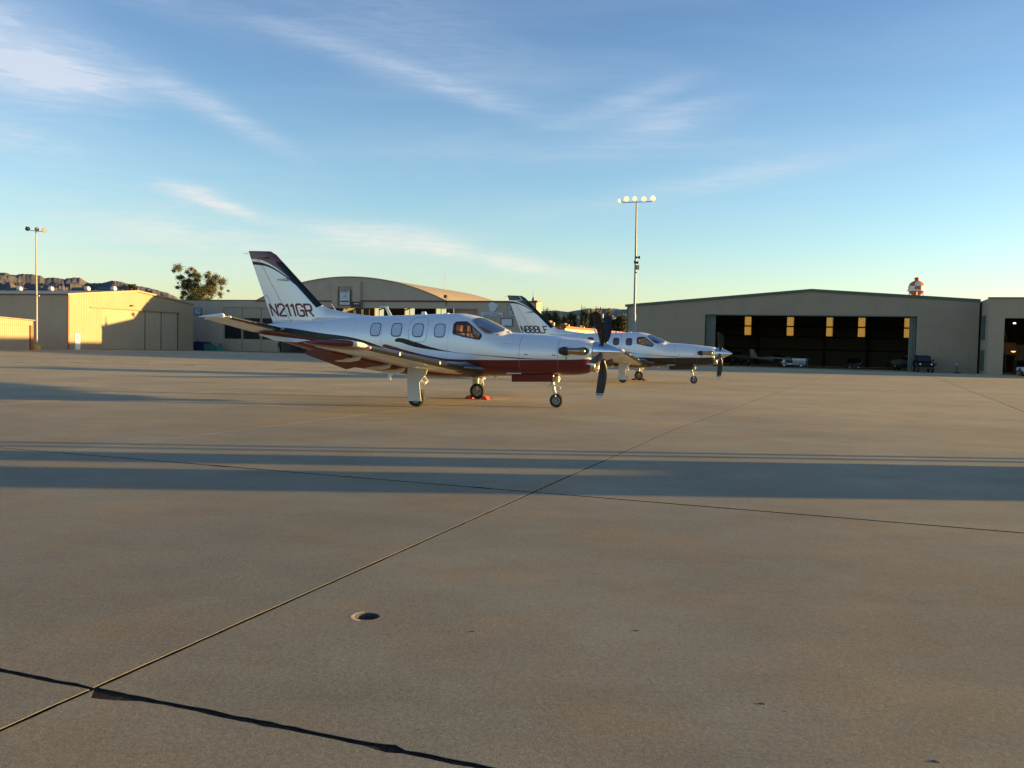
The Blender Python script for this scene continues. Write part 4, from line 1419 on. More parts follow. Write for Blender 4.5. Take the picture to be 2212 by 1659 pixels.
def strokes(chars):
    """block capitals from straight strokes on a 4 x 6 grid with cut corners"""
    G_ = {
        'N': [[(0, 0), (0, 6)], [(0, 6), (4, 0)], [(4, 0), (4, 6)]],
        '2': [[(0, 4.6), (0, 5.2), (.8, 6), (3.2, 6), (4, 5.2), (4, 4), (0, .8), (0, 0), (4, 0)]],
        '1': [[(.6, 5), (2, 6), (2, 0)]],
        'G': [[(4, 4.6), (4, 5.2), (3.2, 6), (.8, 6), (0, 5.2), (0, .8), (.8, 0), (3.2, 0), (4, .8), (4, 2.8), (2.2, 2.8)]],
        'R': [[(0, 0), (0, 6), (3.2, 6), (4, 5.3), (4, 3.5), (3.2, 2.8), (0, 2.8)], [(2, 2.8), (4, 0)]],
        '8': [[(.8, 6), (3.2, 6), (4, 5.3), (4, 3.8), (3.2, 3.1), (.8, 3.1), (0, 3.8), (0, 5.3), (.8, 6)], [(.8, 3.1), (0, 2.4), (0, .8), (.8, 0), (3.2, 0), (4, .8), (4, 2.4), (3.2, 3.1)]],
        'L': [[(0, 6), (0, 0), (4, 0)]],
        'F': [[(0, 0), (0, 6), (4, 6)], [(0, 3.1), (3, 3.1)]],
    }
    W_ = {'1': 2.0}
    out = []
    x = 0
    for ch in chars:
        w = W_.get(ch, 4)
        for line in G_[ch]:
            out.append([(x + (px - (.6 if ch == '1' else 0)), pz) for px, pz in line])
        x += w + 1.35
    return out, x - 1.35


M_TYRE = mat('tyre_rubber', (.025, .025, .025), .85, var=.2, vscale=20)
M_HUB = mat('wheel_hub', (.28, .28, .29), .4, .5)
M_GEAR = mat('gear_white', (.72, .70, .64), .35)
M_CHROME = mat('spinner_chrome', (.80, .80, .82), .10, 1.0)
M_BLADE = mat('blade_black', (.014, .014, .017), .35)
M_BTIP = mat('blade_tip', (.6, .62, .65), .4)
M_BOOT = mat('deice_boot', (.008, .009, .014), .3, spec=.4)
M_LIGHT = mat('clear_lens', (.85, .8, .7), .1, spec=.8)
M_SEAT = mat('tan_leather', (.55, .33, .17), .6)
M_SEAT2 = mat('dark_panel', (.03, .03, .035), .6)
M_LINE = mat('panel_seam', (.22, .24, .27), .6)
M_SOOT = mat('soot_black', (.02, .02, .02), .5)


def wheel(parent, c, r_, w, name='wheel'):
    x, y, z = c
    ty = obj(name, MB().lathe([(-w * .30, r_ * .55), (-w * .46, r_ * .72), (-w * .46, r_ * .86), (-w * .3, r_ * .97), (0, r_), (w * .3, r_ * .97), (w * .46, r_ * .86), (w * .46, r_ * .72), (w * .30, r_ * .55)], c, 'y', 32, cap=False), M_TYRE, parent, smooth=True)
    obj('rim', MB().lathe([(-w * .36, r_ * .60), (-w * .36, r_ * .52), (-w * .22, r_ * .46), (-w * .2, r_ * .22), (-w * .4, r_ * .18), (-w * .42, r_ * .08), (w * .42, r_ * .08), (w * .4, r_ * .18), (w * .2, r_ * .22), (w * .22, r_ * .46), (w * .36, r_ * .52), (w * .36, r_ * .60)], c, 'y', 24, cap=False), M_HUB, ty, smooth=True)
    nb = MB()
    for k in range(6):
        a = math.pi * k / 3
        for s_ in (-1, 1):
            nb.lathe([(s_ * w * .19, r_ * .07), (s_ * w * .26, r_ * .06)], (x + r_ * .34 * math.cos(a), y, z + r_ * .34 * math.sin(a)), 'y', 6)
    obj('hub_bolt', nb, M_SOOT, ty)
    return ty


def make_plane(name, label, loc, ang, reg, col):
    T = thing(name, label, 'aeroplane', loc, -ang)
    white = (.83, .84, .84)
    pf = paint(name + '_skin_paint', 'fuselage', col['belly'], col['stripe'], white)
    pt_ = paint(name + '_tail_paint', 'fin', col['top'], col['stripe'], white)
    wm = mat('plane_white', white, .38, .25, coat=.4)
    bm_ = mat('belly_' + col['key'], col['belly'], .35, coat=.5)
    fus = obj('fuselage', fuselage_mesh(), pf, T, smooth='all')
    fixn(fus)
    # glazing
    gl = glass_mat(name + '_glass', (.98, .90, .82), .9)
    gl2 = glass_mat(name + '_screen_glass', (.42, .36, .33), .7)
    for side in (-1, 1):
        w_ = obj('side_window', panel(SW2, side, 0, .97, -.004), gl, T, smooth='all')
        obj('window_frame', panel(SW2, side, .90, 1.05, .004), mat('window_seal', (.03, .03, .035), .5), w_, smooth='all')
        w_ = obj('windshield', panel(WS2, side, 0, .98, -.004), gl2, T, smooth='all')
        obj('window_frame', panel(WS2, side, .93, 1.035, .004), mat('window_seal_pale', (.40, .42, .45), .5), w_, smooth='all')
        for cx in (-4.92, -4.285, -3.655, -3.03):
            rr_ = rrect(cx, 1.905, .295, .34)
            w_ = obj('cabin_window', panel(rr_, side, 0, 1.0, .003), col['pane'], T, smooth='all')
            obj('window_frame', panel(rr_, side, .94, 1.07, .007), mat('window_rim', (.08, .09, .11), .4), w_, smooth='all')
    # cockpit interior
    inn = obj('cockpit_interior', MB().box(-2.85, -1.3, -.5, .5, 1.15, 1.2).box(-2.86, -2.82, -.5, .5, 1.2, 1.75), M_SEAT, T)
    obj('instrument_panel', MB().prism([(-1.62, -.5, 1.25), (-1.75, -.5, 1.84), (-1.45, -.5, 1.84), (-1.4, -.5, 1.25)], (0, 1.0, 0)), M_SEAT2, T)
    for y in (-.27, .27):
        st_ = obj('pilot_seat', MB().prism([(-2.58, y - .2, 1.2), (-2.68, y - .2, 1.84), (-2.56, y - .2, 1.86), (-2.44, y - .2, 1.38), (-2.15, y - .2, 1.36), (-2.12, y - .2, 1.2)], (0, .4, 0)), M_SEAT, T)
        obj('headrest', MB().rings([[(-2.62 + a * .05, y - .11 + .22 * b, z) for a, b in ((-1, 0), (1, 0), (1, 1), (-1, 1))] for z in (1.90, 2.06)]), M_SEAT, st_)
    # cabin door seam, cowl seams, slots
    dpts = [(-3.655 + .27 * math.copysign(abs(math.cos(a)) ** .5, math.cos(a)), 1.92 + .325 * math.copysign(abs(math.sin(a)) ** .5, math.sin(a))) for a in [2 * math.pi * k / 48 for k in range(49)]]
    obj('cabin_door', seam(dpts, .0055, -1), M_LINE, T)
    for xx in (-.84, .155):
        obj('cowl_seam', seam([(xx, z) for z in np.linspace(.95, fparm(xx)[0] - .02, 24)], .004, -1), M_LINE, T)
    for xx in (-2.78, -4.72, -5.6, -6.75, -7.9):
        obj('skin_seam', seam([(xx, z) for z in np.linspace(fparm(xx)[1] + .05, fparm(xx)[0] - .03, 20)], .0018, -1), M_LINE, T)
    for xx in (-.665, .055):
        obj('cowl_slot', seam([(xx - .05, 1.345), (xx, 1.345), (xx + .05, 1.345)], .014, -1), mat('slot_grey', (.2, .2, .2), .6), T)
    obj('oil_hatch', seam([(-1.30, 1.34), (-1.30, 1.58), (-1.27, 1.605), (-.93, 1.6), (-.9, 1.57), (-.9, 1.34)], .0025, -1), M_LINE, T)
    obj('step_strip', MB().tube([FS(-1.24, R(236), .012), FS(-.85, R(236), .012)], .018, 8), mat('strip_white', (.7, .7, .72), .4), T, smooth=True)
    obj('wiper_knob', MB().lathe([(0, .03), (.05, .03), (.07, .01)], (-1.28, -.12, 1.88), 'z', 8).tube([(-1.28, -.12, 1.92), (-1.2, -.2, 1.905)], .012, 6), M_LIGHT, T)
    # antennas
    obj('antenna', MB().prism([(-4.72, -.008, 2.28), (-4.88, -.008, 2.54), (-4.96, -.008, 2.54), (-4.84, -.008, 2.28)], (0, .016, 0)).prism([(-4.86, -.006, 2.525), (-5.12, -.006, 2.535), (-5.12, -.006, 2.545), (-4.86, -.006, 2.555)], (0, .012, 0)), wm, T)
    obj('antenna', MB().rings([[(-3.78 + a * .08, b * .04, 2.33) for a, b in ((-1, -1), (1, -1), (1, 1), (-1, 1))], [(-3.79 + a * .05, b * .02, 2.42) for a, b in ((-1, -1), (1, -1), (1, 1), (-1, 1))]]), wm, T)
    obj('gps_dome', MB().lathe([(0, .09), (.02, .08), (.035, .03)], (-3.1, 0, 2.36), 'z', 16), M_LIGHT, T, smooth=True)
    obj('whip_antenna', MB().tube([(-6.30, -.02, 2.20), (-6.62, -.02, 2.60)], [.012, .006], 6), wm, T)
    obj('blade_antenna', MB().prism([(-4.62, -.02, .80), (-4.76, -.02, .56), (-4.84, -.02, .56), (-4.76, -.02, .82)], (0, .03, 0)).box(-5.0, -4.72, -.012, .012, .545, .56), wm, T)
    obj('blade_antenna', MB().prism([(-1.62, -.015, .78), (-1.68, -.015, .68), (-1.72, -.015, .68), (-1.74, -.015, .78)], (0, .03, 0)), wm, T)
    # wings
    for side in (-1, 1):
        ys = [.35, .75, 1.05, 1.5, 3, 4.5, 5.85]
        wing = obj('wing', MB().rings([foil_ring(LEx(y), TEx(y), side * y, WZ(y), WT(y)) for y in ys]), wm, T, smooth='all')
        fixn(wing)
        tipr = []
        for y, k in ((5.86, 1), (6.15, 1.02), (6.36, .96), (6.46, .80), (6.50, .5)):
            le = LEx(y) - .02 - (1 - k) * .12
            te = TEx(y) - .0 + (1 - k) * .3
            tipr.append(foil_ring(le, te, side * y, WZ(y) + .015, WT(y) * (1.25 if y > 5.9 else 1.02) * (k ** .6)))
        fixn(obj('wing_tip', MB().rings(tipr), bm_, wing, smooth='all'))
        obj('position_light', MB().rings([[(LEx(y) + .05 - a * .20 * k, side * y, WZ(y) + .015 + b * .062 * k) for a, b in ((0, 0), (.35, .8), (1, 1.05), (1, -1.0), (.35, -.75))] for y, k in ((6.1, .75), (6.25, 1), (6.42, .9), (6.49, .5))]), M_LIGHT, wing, smooth='all')
        bys = [1.0, 1.5, 3, 4.5, 5.84]
        obj('deice_boot', MB().rings([foil_ring(LEx(y), TEx(y), side * y, WZ(y), WT(y), .005, .075) for y in bys], cap=False, closed=False), M_BOOT, wing, smooth='all')
        obj('root_fairing', MB().rings([foil_ring(LEx(y) + e, TEx(y), side * y, WZ(y) + .0, WT(y) * k, .004, .2) for y, k, e in ((.50, 1.35, .20), (.72, 1.12, .06), (1.02, 1.0, .0))], cap=False, closed=False), mat('root_dark', (.02, .018, .028), .25, coat=.4), wing, smooth='all')
        # landing-light bumps on the leading edge
        for y in (2.35, 4.55):
            obj('stall_fence', MB().box(LEx(y) - .06, LEx(y) + .012, side * y - .03, side * y + .03, WZ(y) - .035, WZ(y) + .03), M_LIGHT, wing)
        # flap, drooped behind the trailing edge
        m_fl = mat('flap_' + col['key'], tuple(q * 1.0 for q in col['belly']), .5)
        for ends in (((2.95, .62, .27), (5.25, .50, .14)), ((.95, .55, .16), (2.88, .50, .20))):
            fr_ = []
            for y, ext, drop in ends:
                te, z0 = TEx(y), WZ(y)
                fr_.append([(te + .12, side * y, z0 - .035), (te + .12, side * y, z0 - .085), (te - .1, side * y, z0 - drop * .62), (te - ext + .05, side * y, z0 - drop), (te - ext, side * y, z0 - drop + .015), (te - ext - .03, side * y, z0 + .0 - drop * .25), (te - .15, side * y, z0 - .01)])
            fixn(obj('flap', MB().rings(fr_), m_fl, wing))
        for y, dz_ in ((1.15, .04), (2.2, .03), (4.1, .0)):
            te = TEx(y)
            zz = WZ(y) - .07 - dz_
            pts = [(te + .34, zz + .03, .02), (te + .28, zz - .01, .055), (te + .05, zz - .035, .075), (te - .24, zz - .04, .07), (te - .36, zz - .045, .055)]
            obj('flap_track_fairing', MB().rings([[(x, side * y + h * .75 * math.cos(a), z + h * math.sin(a)) for a in [2 * math.pi * k / 10 for k in range(10)]] for x, z, h in pts]), wm, wing, smooth=True)
        obj('fuel_cap', MB().box(LEx(3.2) - .95, LEx(3.2) - .85, side * 3.2 - .04, side * 3.2 + .04, WZ(3.2) + .09, WZ(3.2) + .13), M_LIGHT, wing)
        # tailplane with dihedral
        sr, s2, bt = [], [], []
        for y, le, te in ((.05, -7.98, -9.18), (.35, -8.05, -9.17), (2.2, -8.30, -9.08), (2.32, -8.36, -9.1)):
            z = 1.84 + y * .132
            sr.append([(qx, qy, qz - .55 * max(0, (le - qx) / (le - te) - .55) * (.28 + .0 * y)) for qx, qy, qz in foil_ring(le, te, side * y, z, .10)])
            if y < 2.25 and y > .3:
                bt.append(foil_ring(le, te, side * y, z, .115, .008, .14))
        stab = obj('tailplane', MB().rings(sr), wm, T, smooth='all')
        fixn(stab)
        obj('deice_boot', MB().rings(bt, cap=False, closed=False), M_BOOT, stab, smooth='all')
        hr = [[(x, side * (2.40 + r_ * .8 * math.cos(a)), z + r_ * math.sin(a)) for a in [2 * math.pi * k / 12 for k in range(12)]] for x, z, r_ in ((-8.38, 2.17, .02), (-8.41, 2.17, .05), (-8.50, 2.165, .065), (-8.85, 2.15, .04), (-9.2, 2.135, .008))]
        obj('elevator_horn', MB().rings(hr), mat('horn_white', (.8, .8, .8), .35), stab, smooth=True)
        obj('tip_light', MB().lathe([(-.06, .02), (-.02, .035), (.02, .03), (.05, .005)], (-8.31, side * 2.27, 2.14), 'x', 10), M_LIGHT, stab, smooth=True)
        obj('root_fillet', MB().rings([foil_ring(-7.93 - i * .02, -8.6, side * y, 1.84 + y * .132, .17 - i * .05) for i, y in enumerate((.14, .30, .40))], cap=False), mat('fillet_grey', (.5, .5, .48), .5), stab, smooth='all')
        # ventral strake
        obj('ventral_strake', MB().prism([(-8.9, side * .15, 1.725), (-7.0, side * .45, 1.578), (-7.5, side * .42, 1.515), (-8.25, side * .31, 1.545), (-8.9, side * .17, 1.70)], (0, -side * .06, -.004)), wm, T)
        # main landing gear
        yy = side * 1.995
        st_ = obj('main_gear', MB().tube([(-3.0, yy, 1.02), (-2.98, yy, .55), (-2.97, yy, .24)], [.05, .042, .035], 10).tube([(-3.0, yy - side * .02, .23), (-3.0, yy + side * .13, .23)], .03, 8).tube([(-2.95, yy, .92), (-2.75, yy - side * .1, .64), (-2.93, yy, .40)], .022, 6).tube([(-2.95, yy, .66), (-2.80, yy, .60), (-2.75, yy, .60)], .03, 6), M_GEAR, T, smooth=True)
        wheel(st_, (-2.98, yy + side * .03, .232), .232, .17)
        dp = [(-3.171, .14), (-2.806, .155), (-2.84, .40), (-2.865, .60), (-2.79, .70), (-2.68, .82), (-2.655, .93), (-3.19, .97), (-3.19, .83), (-3.184, .48)]
        obj('gear_door', MB().prism([(x, yy + side * .135, z) for x, z in dp], (0, side * .018, 0)), mat('gear_door_grey', (.58, .62, .64), .5), T)
        # exhaust stacks
        ex = obj('exhaust_stack', MB().lathe([(.88, .012), (.865, .045), (.83, .078), (.78, .092), (.72, .092), (.66, .082), (.45, .078), (.42, .082)], (0, side * .56, 1.458), 'x', 18), mat('exhaust_brass', (.42, .30, .17), .22, 1.0), T, smooth=True)
        obj('exhaust_nozzle', MB().lathe([(.44, .085), (.41, .108), (.34, .115), (.24, .085), (.205, .065)], (0, side * .585, 1.455), 'x', 10), M_SOOT, ex)
        obj('exhaust_collar', panel([(x, th_z(x, z)) for x, z in [(.78 + .13 * math.cos(a), 1.46 + .10 * math.sin(a)) for a in [2 * math.pi * k / 20 for k in range(20)]]], side, 0, 1, .003), M_SOOT, ex, smooth='all')
        obj('drain_pipe', MB().tube([FS(.37, mirror_th(th_z(.37, 1.38), side), .012), FS(.37, mirror_th(th_z(.37, 1.17), side), .012)], .009, 6), M_SOOT, ex)
    # white wing centre fairing under the belly
    cf = []
    for x, hw, zb in ((-1.9, .35, .75), (-2.2, .62, .70), (-3.0, .74, .665), (-3.9, .72, .68), (-4.5, .5, .74), (-4.8, .25, .79)):
        cf.append([(x, hw * math.cos(a), max(zb, zb) + .16 + .16 * math.sin(a)) for a in [2 * math.pi * k / 20 for k in range(20)]])
    fixn(obj('belly_fairing', MB().rings(cf), bm_, T, smooth='all'))
    # fin and rudder
    LE = lambda z: (-6.95 - (z - 2.6) * 1.076) if z > 2.45 else -6.79 + (2.45 - z) * .9
    TE = lambda z: -8.553 - (z - 2.08) * .4188
    HX = lambda z: (-7.93 - (z - 2.15) * .630) if z < 3.885 else -8.66 - (z - 3.885) * .35
    zs_ = [2.06, 2.15, 2.3, 2.45, 2.6, 2.9, 3.2, 3.5, 3.8, 3.88, 3.89, 4.0, 4.05, 4.085, 4.10]

    def half(z, x):
        c = LE(z) - TE(z)
        return naca(min(1, max(0, (LE(z) - x) / c)), .085) * c + .003

    def finring(z, a, b, n=14):
        shr = 1 if z < 4.04 else (.75 if z < 4.09 else .35)
        if z > 4.0 and a > -8.6:
            a -= (z - 4.0) * .9
        xs = [a + (b - a) * (1 - math.cos(math.pi * i / n)) / 2 for i in range(n + 1)]
        zz = [z + (x + 8.6) * -.03 if z > 4.04 else z for x in xs]
        return [(x, half(z, x) * shr, q) for x, q in zip(xs, zz)] + [(x, -half(z, x) * shr, q) for x, q in list(zip(xs, zz))[::-1]]
    fin = obj('fin', MB().rings([finring(z, LE(z), HX(z)) for z in zs_]), pt_, T, smooth='all')
    fixn(fin)
    rud = obj('rudder', MB().rings([finring(z, HX(z) - .014, TE(z)) for z in zs_]), pt_, T, smooth='all')
    fixn(rud)
    obj('trim_tab', MB().add([(x, -half(z, x) - .002, z) for x, z in ((-8.72, 2.835), (-8.726, 2.82), (-8.38, 2.1), (-8.388, 2.1), (-8.86, 2.83), (-8.86, 2.82))], [(0, 1, 3, 2), (4, 0, 1, 5)]), M_LINE, rud)
    obj('fin_base_seam', MB().add([(x, -half(2.15, x) - .004, z) for x, z in ((-7.93, 2.145), (-6.85, 2.19), (-6.85, 2.182), (-7.93, 2.137))], [(0, 1, 2, 3)]), M_SOOT, fin)
    obj('static_wick', MB().tube([(-9.38, 0, 4.07), (-9.56, 0, 4.04)], .006, 5), M_SOOT, rud)
    obj('fin_bulge', MB().lathe([(-8.4, .005), (-8.25, .02), (-8.12, .035), (-8.02, .03), (-7.95, .005)], (0, -.085, 3.285), 'x', 12), mat('bulge_metal', (.6, .58, .52), .25, .8), fin, smooth=True)
    dor = [[(x, y * w_, z) for y, z in ((-1, zb), (-.55, (zb + zt_) / 2), (-.12, zt_), (.12, zt_), (.55, (zb + zt_) / 2), (1, zb))] for x, zt_, zb, w_ in ((-7.2, 2.52, 2.05, .12), (-6.97, 2.585, 2.08, .115), (-6.766, 2.49, 2.1, .10), (-6.53, 2.445, 2.12, .09), (-6.2, 2.385, 2.15, .08), (-5.78, 2.333, 2.19, .07), (-5.3, 2.286, 2.2, .05), (-5.0, 2.27, 2.2, .02))]
    fixn(obj('dorsal_fin', MB().rings(dor), pt_ if 0 else wm, T, smooth='all'))
    # registration
    st_, wid = strokes(reg)
    hgt, x0, x1 = .325, -8.665, -7.25
    sx = (x1 - x0 - .02) / wid
    sz = hgt / 6
    if reg.startswith('N8'):
        sx *= .985
    lm = MB()
    lw = .027
    for side in (-1, 1):
        k = 0
        for ln_ in st_:
            for a, b in zip(ln_[:-1], ln_[1:]):
                pa = Vector((x0 + a[0] * sx + .02, 2.262 + a[1] * sz))
                pb = Vector((x0 + b[0] * sx + .02, 2.262 + b[1] * sz))
                d = (pb - pa).normalized()
                nrm = Vector((-d.y, d.x)) * lw
                pa, pb = pa - d * lw * .55, pb + d * lw * .55
                k += 1
                vs = []
                for q in (pa + nrm, pb + nrm, pb - nrm, pa - nrm):
                    z = q.y
                    x = q.x - (z - 2.262) * .36 + .12 - .02
                    if side > 0:
                        x = x0 + x1 - q.x - (z - 2.262) * .36 + .08
                    vs.append((x, side * (half(z, x) + .004 + .0004 * (k % 9)), z))
                lm.add(vs, [(0, 1, 2, 3)])
    obj('registration', lm, col['ink'], T)
    if col['key'] == 'black':
        ps_ = MB()
        pl_ = [(-9.15, 3.865), (-8.60, 3.885), (-8.76, 4.08)]
        for (xa, za_), (xb, zb_) in zip(pl_[:-1], pl_[1:]):
            d_ = Vector((xb - xa, zb_ - za_)).normalized()
            n_ = Vector((-d_.y, d_.x)) * .014
            for side in (-1, 1):
                ps_.add([(q.x, side * (half(q.y, q.x) + .006), q.y) for q in (Vector((xa, za_)) + n_, Vector((xb, zb_)) + n_, Vector((xb, zb_)) - n_, Vector((xa, za_)) - n_)], [(0, 1, 2, 3)])
        obj('pinstripe', ps_, wm, rud)
    # nose: chin intake lip, spinner, propeller
    lip = []
    for x, s_ in ((.84, .80), (.95, .93), (1.02, .97), (1.045, .93), (1.03, .84), (.97, .74), (.90, .62)):
        lip.append([(x, .27 * s_ * math.cos(a), 1.09 + .165 * s_ * math.sin(a)) for a in [2 * math.pi * k / 24 for k in range(24)]])
    obj('intake_lip', MB().rings(lip), mat('intake_metal', (.55, .47, .33), .3, .9), T, smooth='all')
    obj('intake_duct', MB().lathe([(.905, .12), (.90, .01)], (0, 0, 1.09), 'x', 16), M_SOOT, T)
    pc = (0, 0, 1.46)
    sp = obj('spinner', MB().lathe([(.955, .20), (.965, .252), (1.0, .256), (1.18, .245), (1.34, .195), (1.5, .125), (1.64, .055), (1.71, .02), (1.735, .003)], pc, 'x', 36), M_CHROME, T, smooth=True)
    for k in range(5):
        ph = R(2 + 72 * k)
        # frame: radial direction d, chord direction mostly along x (feathered blades)
        d = Vector((0, -math.sin(ph), -math.cos(ph)))
        tg = Vector((0, math.cos(ph), -math.sin(ph)))
        rr_, tipm = [], []
        prof = [(.17, .050, .05, 78), (.26, .055, .045, 80), (.34, .085, .028, 82), (.45, .100, .020, 84), (.62, .112, .014, 86), (.80, .112, .011, 88), (.95, .106, .009, 90), (1.02, .100, .008, 90.5), (1.055, .096, .007, 91), (1.075, .094, .007, 91), (1.095, .090, .007, 91), (1.12, .088, .006, 91), (1.165, .055, .004, 91), (1.175, .02, .003, 91)]
        for r_, hc_, ht_, tw in prof:
            sw = -.05 * max(0, (r_ - .55)) / .6 + .02 * math.sin(r_ * 3)
            a = R(tw - 9)
            cd = Vector((math.sin(a), 0, 0)) + tg * math.cos(a)
            nd = cd.cross(d).normalized()
            cen = Vector((1.18, 0, 1.46)) + d * r_ + cd * sw
            rr_.append([tuple(cen + cd * hc_ * math.cos(q) + nd * ht_ * math.sin(q)) for q in [2 * math.pi * i / 14 for i in range(14)]])
        bl = fixn(obj('propeller_blade', MB().rings(rr_), M_BLADE, sp, smooth=True))
        # these three levels are thing > spinner > blade; the painted tip belongs to the blade face
        mm = bl.data
        mm.materials.append(M_BTIP)
        for p in mm.polygons:
            rad_ = (Vector(p.center) - Vector((1.18, 0, 1.46))).dot(d)
            if (rad_ > 1.10 or 1.06 < rad_ < 1.075) and p.normal.dot(tg) < .25:
                p.material_index = 1
        obj('blade_cuff', MB().lathe([(0, .066), (.02, .066)], (0, 0, 0), 'z', 16), M_SOOT, sp)
        cf_ = C.objects[-1]
        cf_.location = Vector((1.14, 0, 1.46)) + d * .222
        cf_.rotation_euler = d.to_track_quat('Z', 'Y').to_euler()
    # nose gear
    ng = obj('nose_gear', MB().tube([(-.14, 0, .84), (-.10, 0, .55), (-.03, 0, .30)], [.055, .045, .04], 10).tube([(-.05, .0, .34), (0, .085, .30), (0, .085, .18)], .02, 6).tube([(-.05, .0, .34), (0, -.085, .30), (0, -.085, .18)], .02, 6).tube([(-.10, 0, .60), (.10, 0, .52), (.02, 0, .34)], .02, 6).tube([(-.12, 0, .62), (-.22, 0, .54), (-.2, 0, .50)], .022, 6), M_GEAR, T, smooth=True)
    wheel(ng, (0, 0, .180), .180, .125)
    obj('taxi_light', MB().box(-.03, .05, -.06, .06, .66, .80).lathe([(.05, .05), (.075, .035)], (0, 0, .74), 'x', 12), M_LIGHT, ng)
    for side in (-1, 1):
        obj('nose_gear_door', MB().prism([(-1.155, side * .19, .625), (-.05, side * .19, .665), (-.045, side * .23, .90), (-1.155, side * .23, .86)], (0, side * .015, 0)), bm_, T)
    return T


NX, NY = 1.1515, 22.643
pane1 = mat('window_shade_pale', (.56, .60, .72), .5, var=.12, vscale=30, coat=.5)
make_plane('turboprop_plane', 'nearer white and maroon turboprop aeroplane with N211GR on its fin', (NX, NY, 0), R(19.4), 'N211GR',
           dict(key='maroon', belly=(.125, .006, .011), stripe=(.012, .014, .014), top=(.13, .010, .022), ink=mat('reg_maroon', (.16, .012, .015), .5), pane=pane1))
pane2 = mat('window_shade_dusky', (.10, .075, .09), .25, var=.3, vscale=5, coat=.5)
make_plane('turboprop_plane', 'farther white and black turboprop aeroplane with N888LF on its fin', (8.584, 41.765, 0), R(18.43), 'N888LF',
           dict(key='black', belly=(.014, .018, .020), stripe=(.010, .02, .018), top=(.012, .022, .020), ink=mat('reg_black', (.012, .014, .014), .5), pane=pane2))

# wheel chocks
def chock(label, p, ang, m, flip):
    t = thing('wheel_chock', label, 'wheel chock', p, -ang, 'wheel chocks')
    s_ = -1 if flip else 1
    obj('wedge', MB().prism([(0, -.13, 0), (s_ * .20, -.13, 0), (s_ * .14, -.13, .075), (s_ * .07, -.13, .10), (s_ * .01, -.13, .055)], (0, .26, 0)), m, t)
    obj('rope_loop', MB().tube([(s_ * .15, .10, .04), (s_ * .22, .14, .03), (s_ * .15, .17, .02)], .008, 6), M_DKMET, t)
    return t


def at_plane(P, ang, x, y):
    return (P[0] + x * math.cos(ang) + y * math.sin(ang), P[1] - x * math.sin(ang) + y * math.cos(ang), 0.001)


m_red = mat('chock_red', (.55, .06, .03), .6)
chock('bright red chock in front of the far main wheel of the maroon aeroplane', at_plane((NX, NY), R(19.4), -2.82, 2.02), R(19.4), m_red, False)
chock('shaded red chock behind the far main wheel of the maroon aeroplane', at_plane((NX, NY), R(19.4), -3.14, 2.02), R(19.4), m_red, True)
m_bc = mat('chock_brown', (.10, .045, .03), .7)
chock('dark chock in front of the far main wheel of the black aeroplane', at_plane((8.584, 41.765), R(18.43), -2.82, 2.02), R(18.43), m_bc, False)
chock('dark chock behind the far main wheel of the black aeroplane', at_plane((8.584, 41.765), R(18.43), -3.14, 2.02), R(18.43), m_bc, True)


# ================================================================ small aeroplanes inside the hangar
def small_plane(label, u, v, ang, m, sc_=1.0):
    t = thing('light_aeroplane', label, 'aeroplane', uvw(u, v), ang, 'small aeroplanes parked in the gabled hangar')
    k = sc_
    prof = [(2.3, .95, .10, .12), (2.0, .95, .32, .30), (1.2, 1.0, .46, .40), (.6, 1.05, .55, .48), (-.3, 1.1, .55, .50), (-1.2, 1.08, .45, .36), (-3.0, 1.1, .22, .17), (-4.2, 1.15, .08, .08)]
    obj('fuselage', MB().rings([[(x * k, w * math.cos(a) * k, (z + h * math.sin(a)) * k) for a in [2 * math.pi * i / 16 for i in range(16)]] for x, z, w, h in prof]), m, t, smooth=True)
    obj('canopy', MB().rings([[(x * k, w * math.cos(a) * k, (1.3 + h * math.sin(a)) * k) for a in [math.pi * i / 8 for i in range(9)]] for x, w, h in ((.95, .3, .05), (.5, .5, .42), (-.3, .5, .48), (-1.1, .36, .22))], cap=False, closed=False), M_GLASSD, t, smooth=True)
    for s_ in (-1, 1):
        obj('wing', MB().rings([[((.6 - q * c) * k, s_ * y * k, (z + b) * k) for q, b in ((0, 0), (.3, .09), (1, 0), (.3, -.06))] for y, c, z in ((.3, 1.6, .78), (4.7, 1.2, 1.15))]), m, t)
        obj('tailplane', MB().rings([[((-3.6 - q * c) * k, s_ * y * k, (1.2 + b) * k) for q, b in ((0, 0), (.3, .04), (1, 0), (.3, -.04))] for y, c in ((.05, .8), (1.6, .55))]), m, t)
        obj('wheel', MB().lathe([(-.08, .1), (-.08, .2), (.08, .2), (.08, .1)], (0, s_ * 1.5 * k, .2), 'y', 14), M_TYRE, t)
        obj('gear_leg', MB().tube([(.0, s_ * 1.3 * k, .8 * k), (0, s_ * 1.5 * k, .2)], .05, 6), M_GEAR, t)
    obj('fin', MB().prism([(-3.2 * k, -.04, 1.2 * k), (-3.9 * k, -.04, 2.4 * k), (-4.4 * k, -.04, 2.4 * k), (-4.3 * k, -.04, 1.2 * k)], (0, .08, 0)), m, t)
    obj('wheel', MB().lathe([(-.06, .1), (-.06, .17), (.06, .17), (.06, .1)], (1.6 * k, 0, .17), 'y', 14), M_TYRE, t)
    obj('gear_leg', MB().tube([(1.6 * k, 0, .8 * k), (1.6 * k, 0, .2)], .05, 6), M_GEAR, t)
    obj('propeller', MB().rings([[(2.36 * k, b * .06, (.95 + r_) * k) for b in (-1, 0, 1, 0)] for r_ in (-.95, -.1, .1, .95)]).lathe([(2.25, .14), (2.4, .12), (2.6, .02)], (0, 0, .95 * k), 'x', 10), M_SOOT, t)
    return t


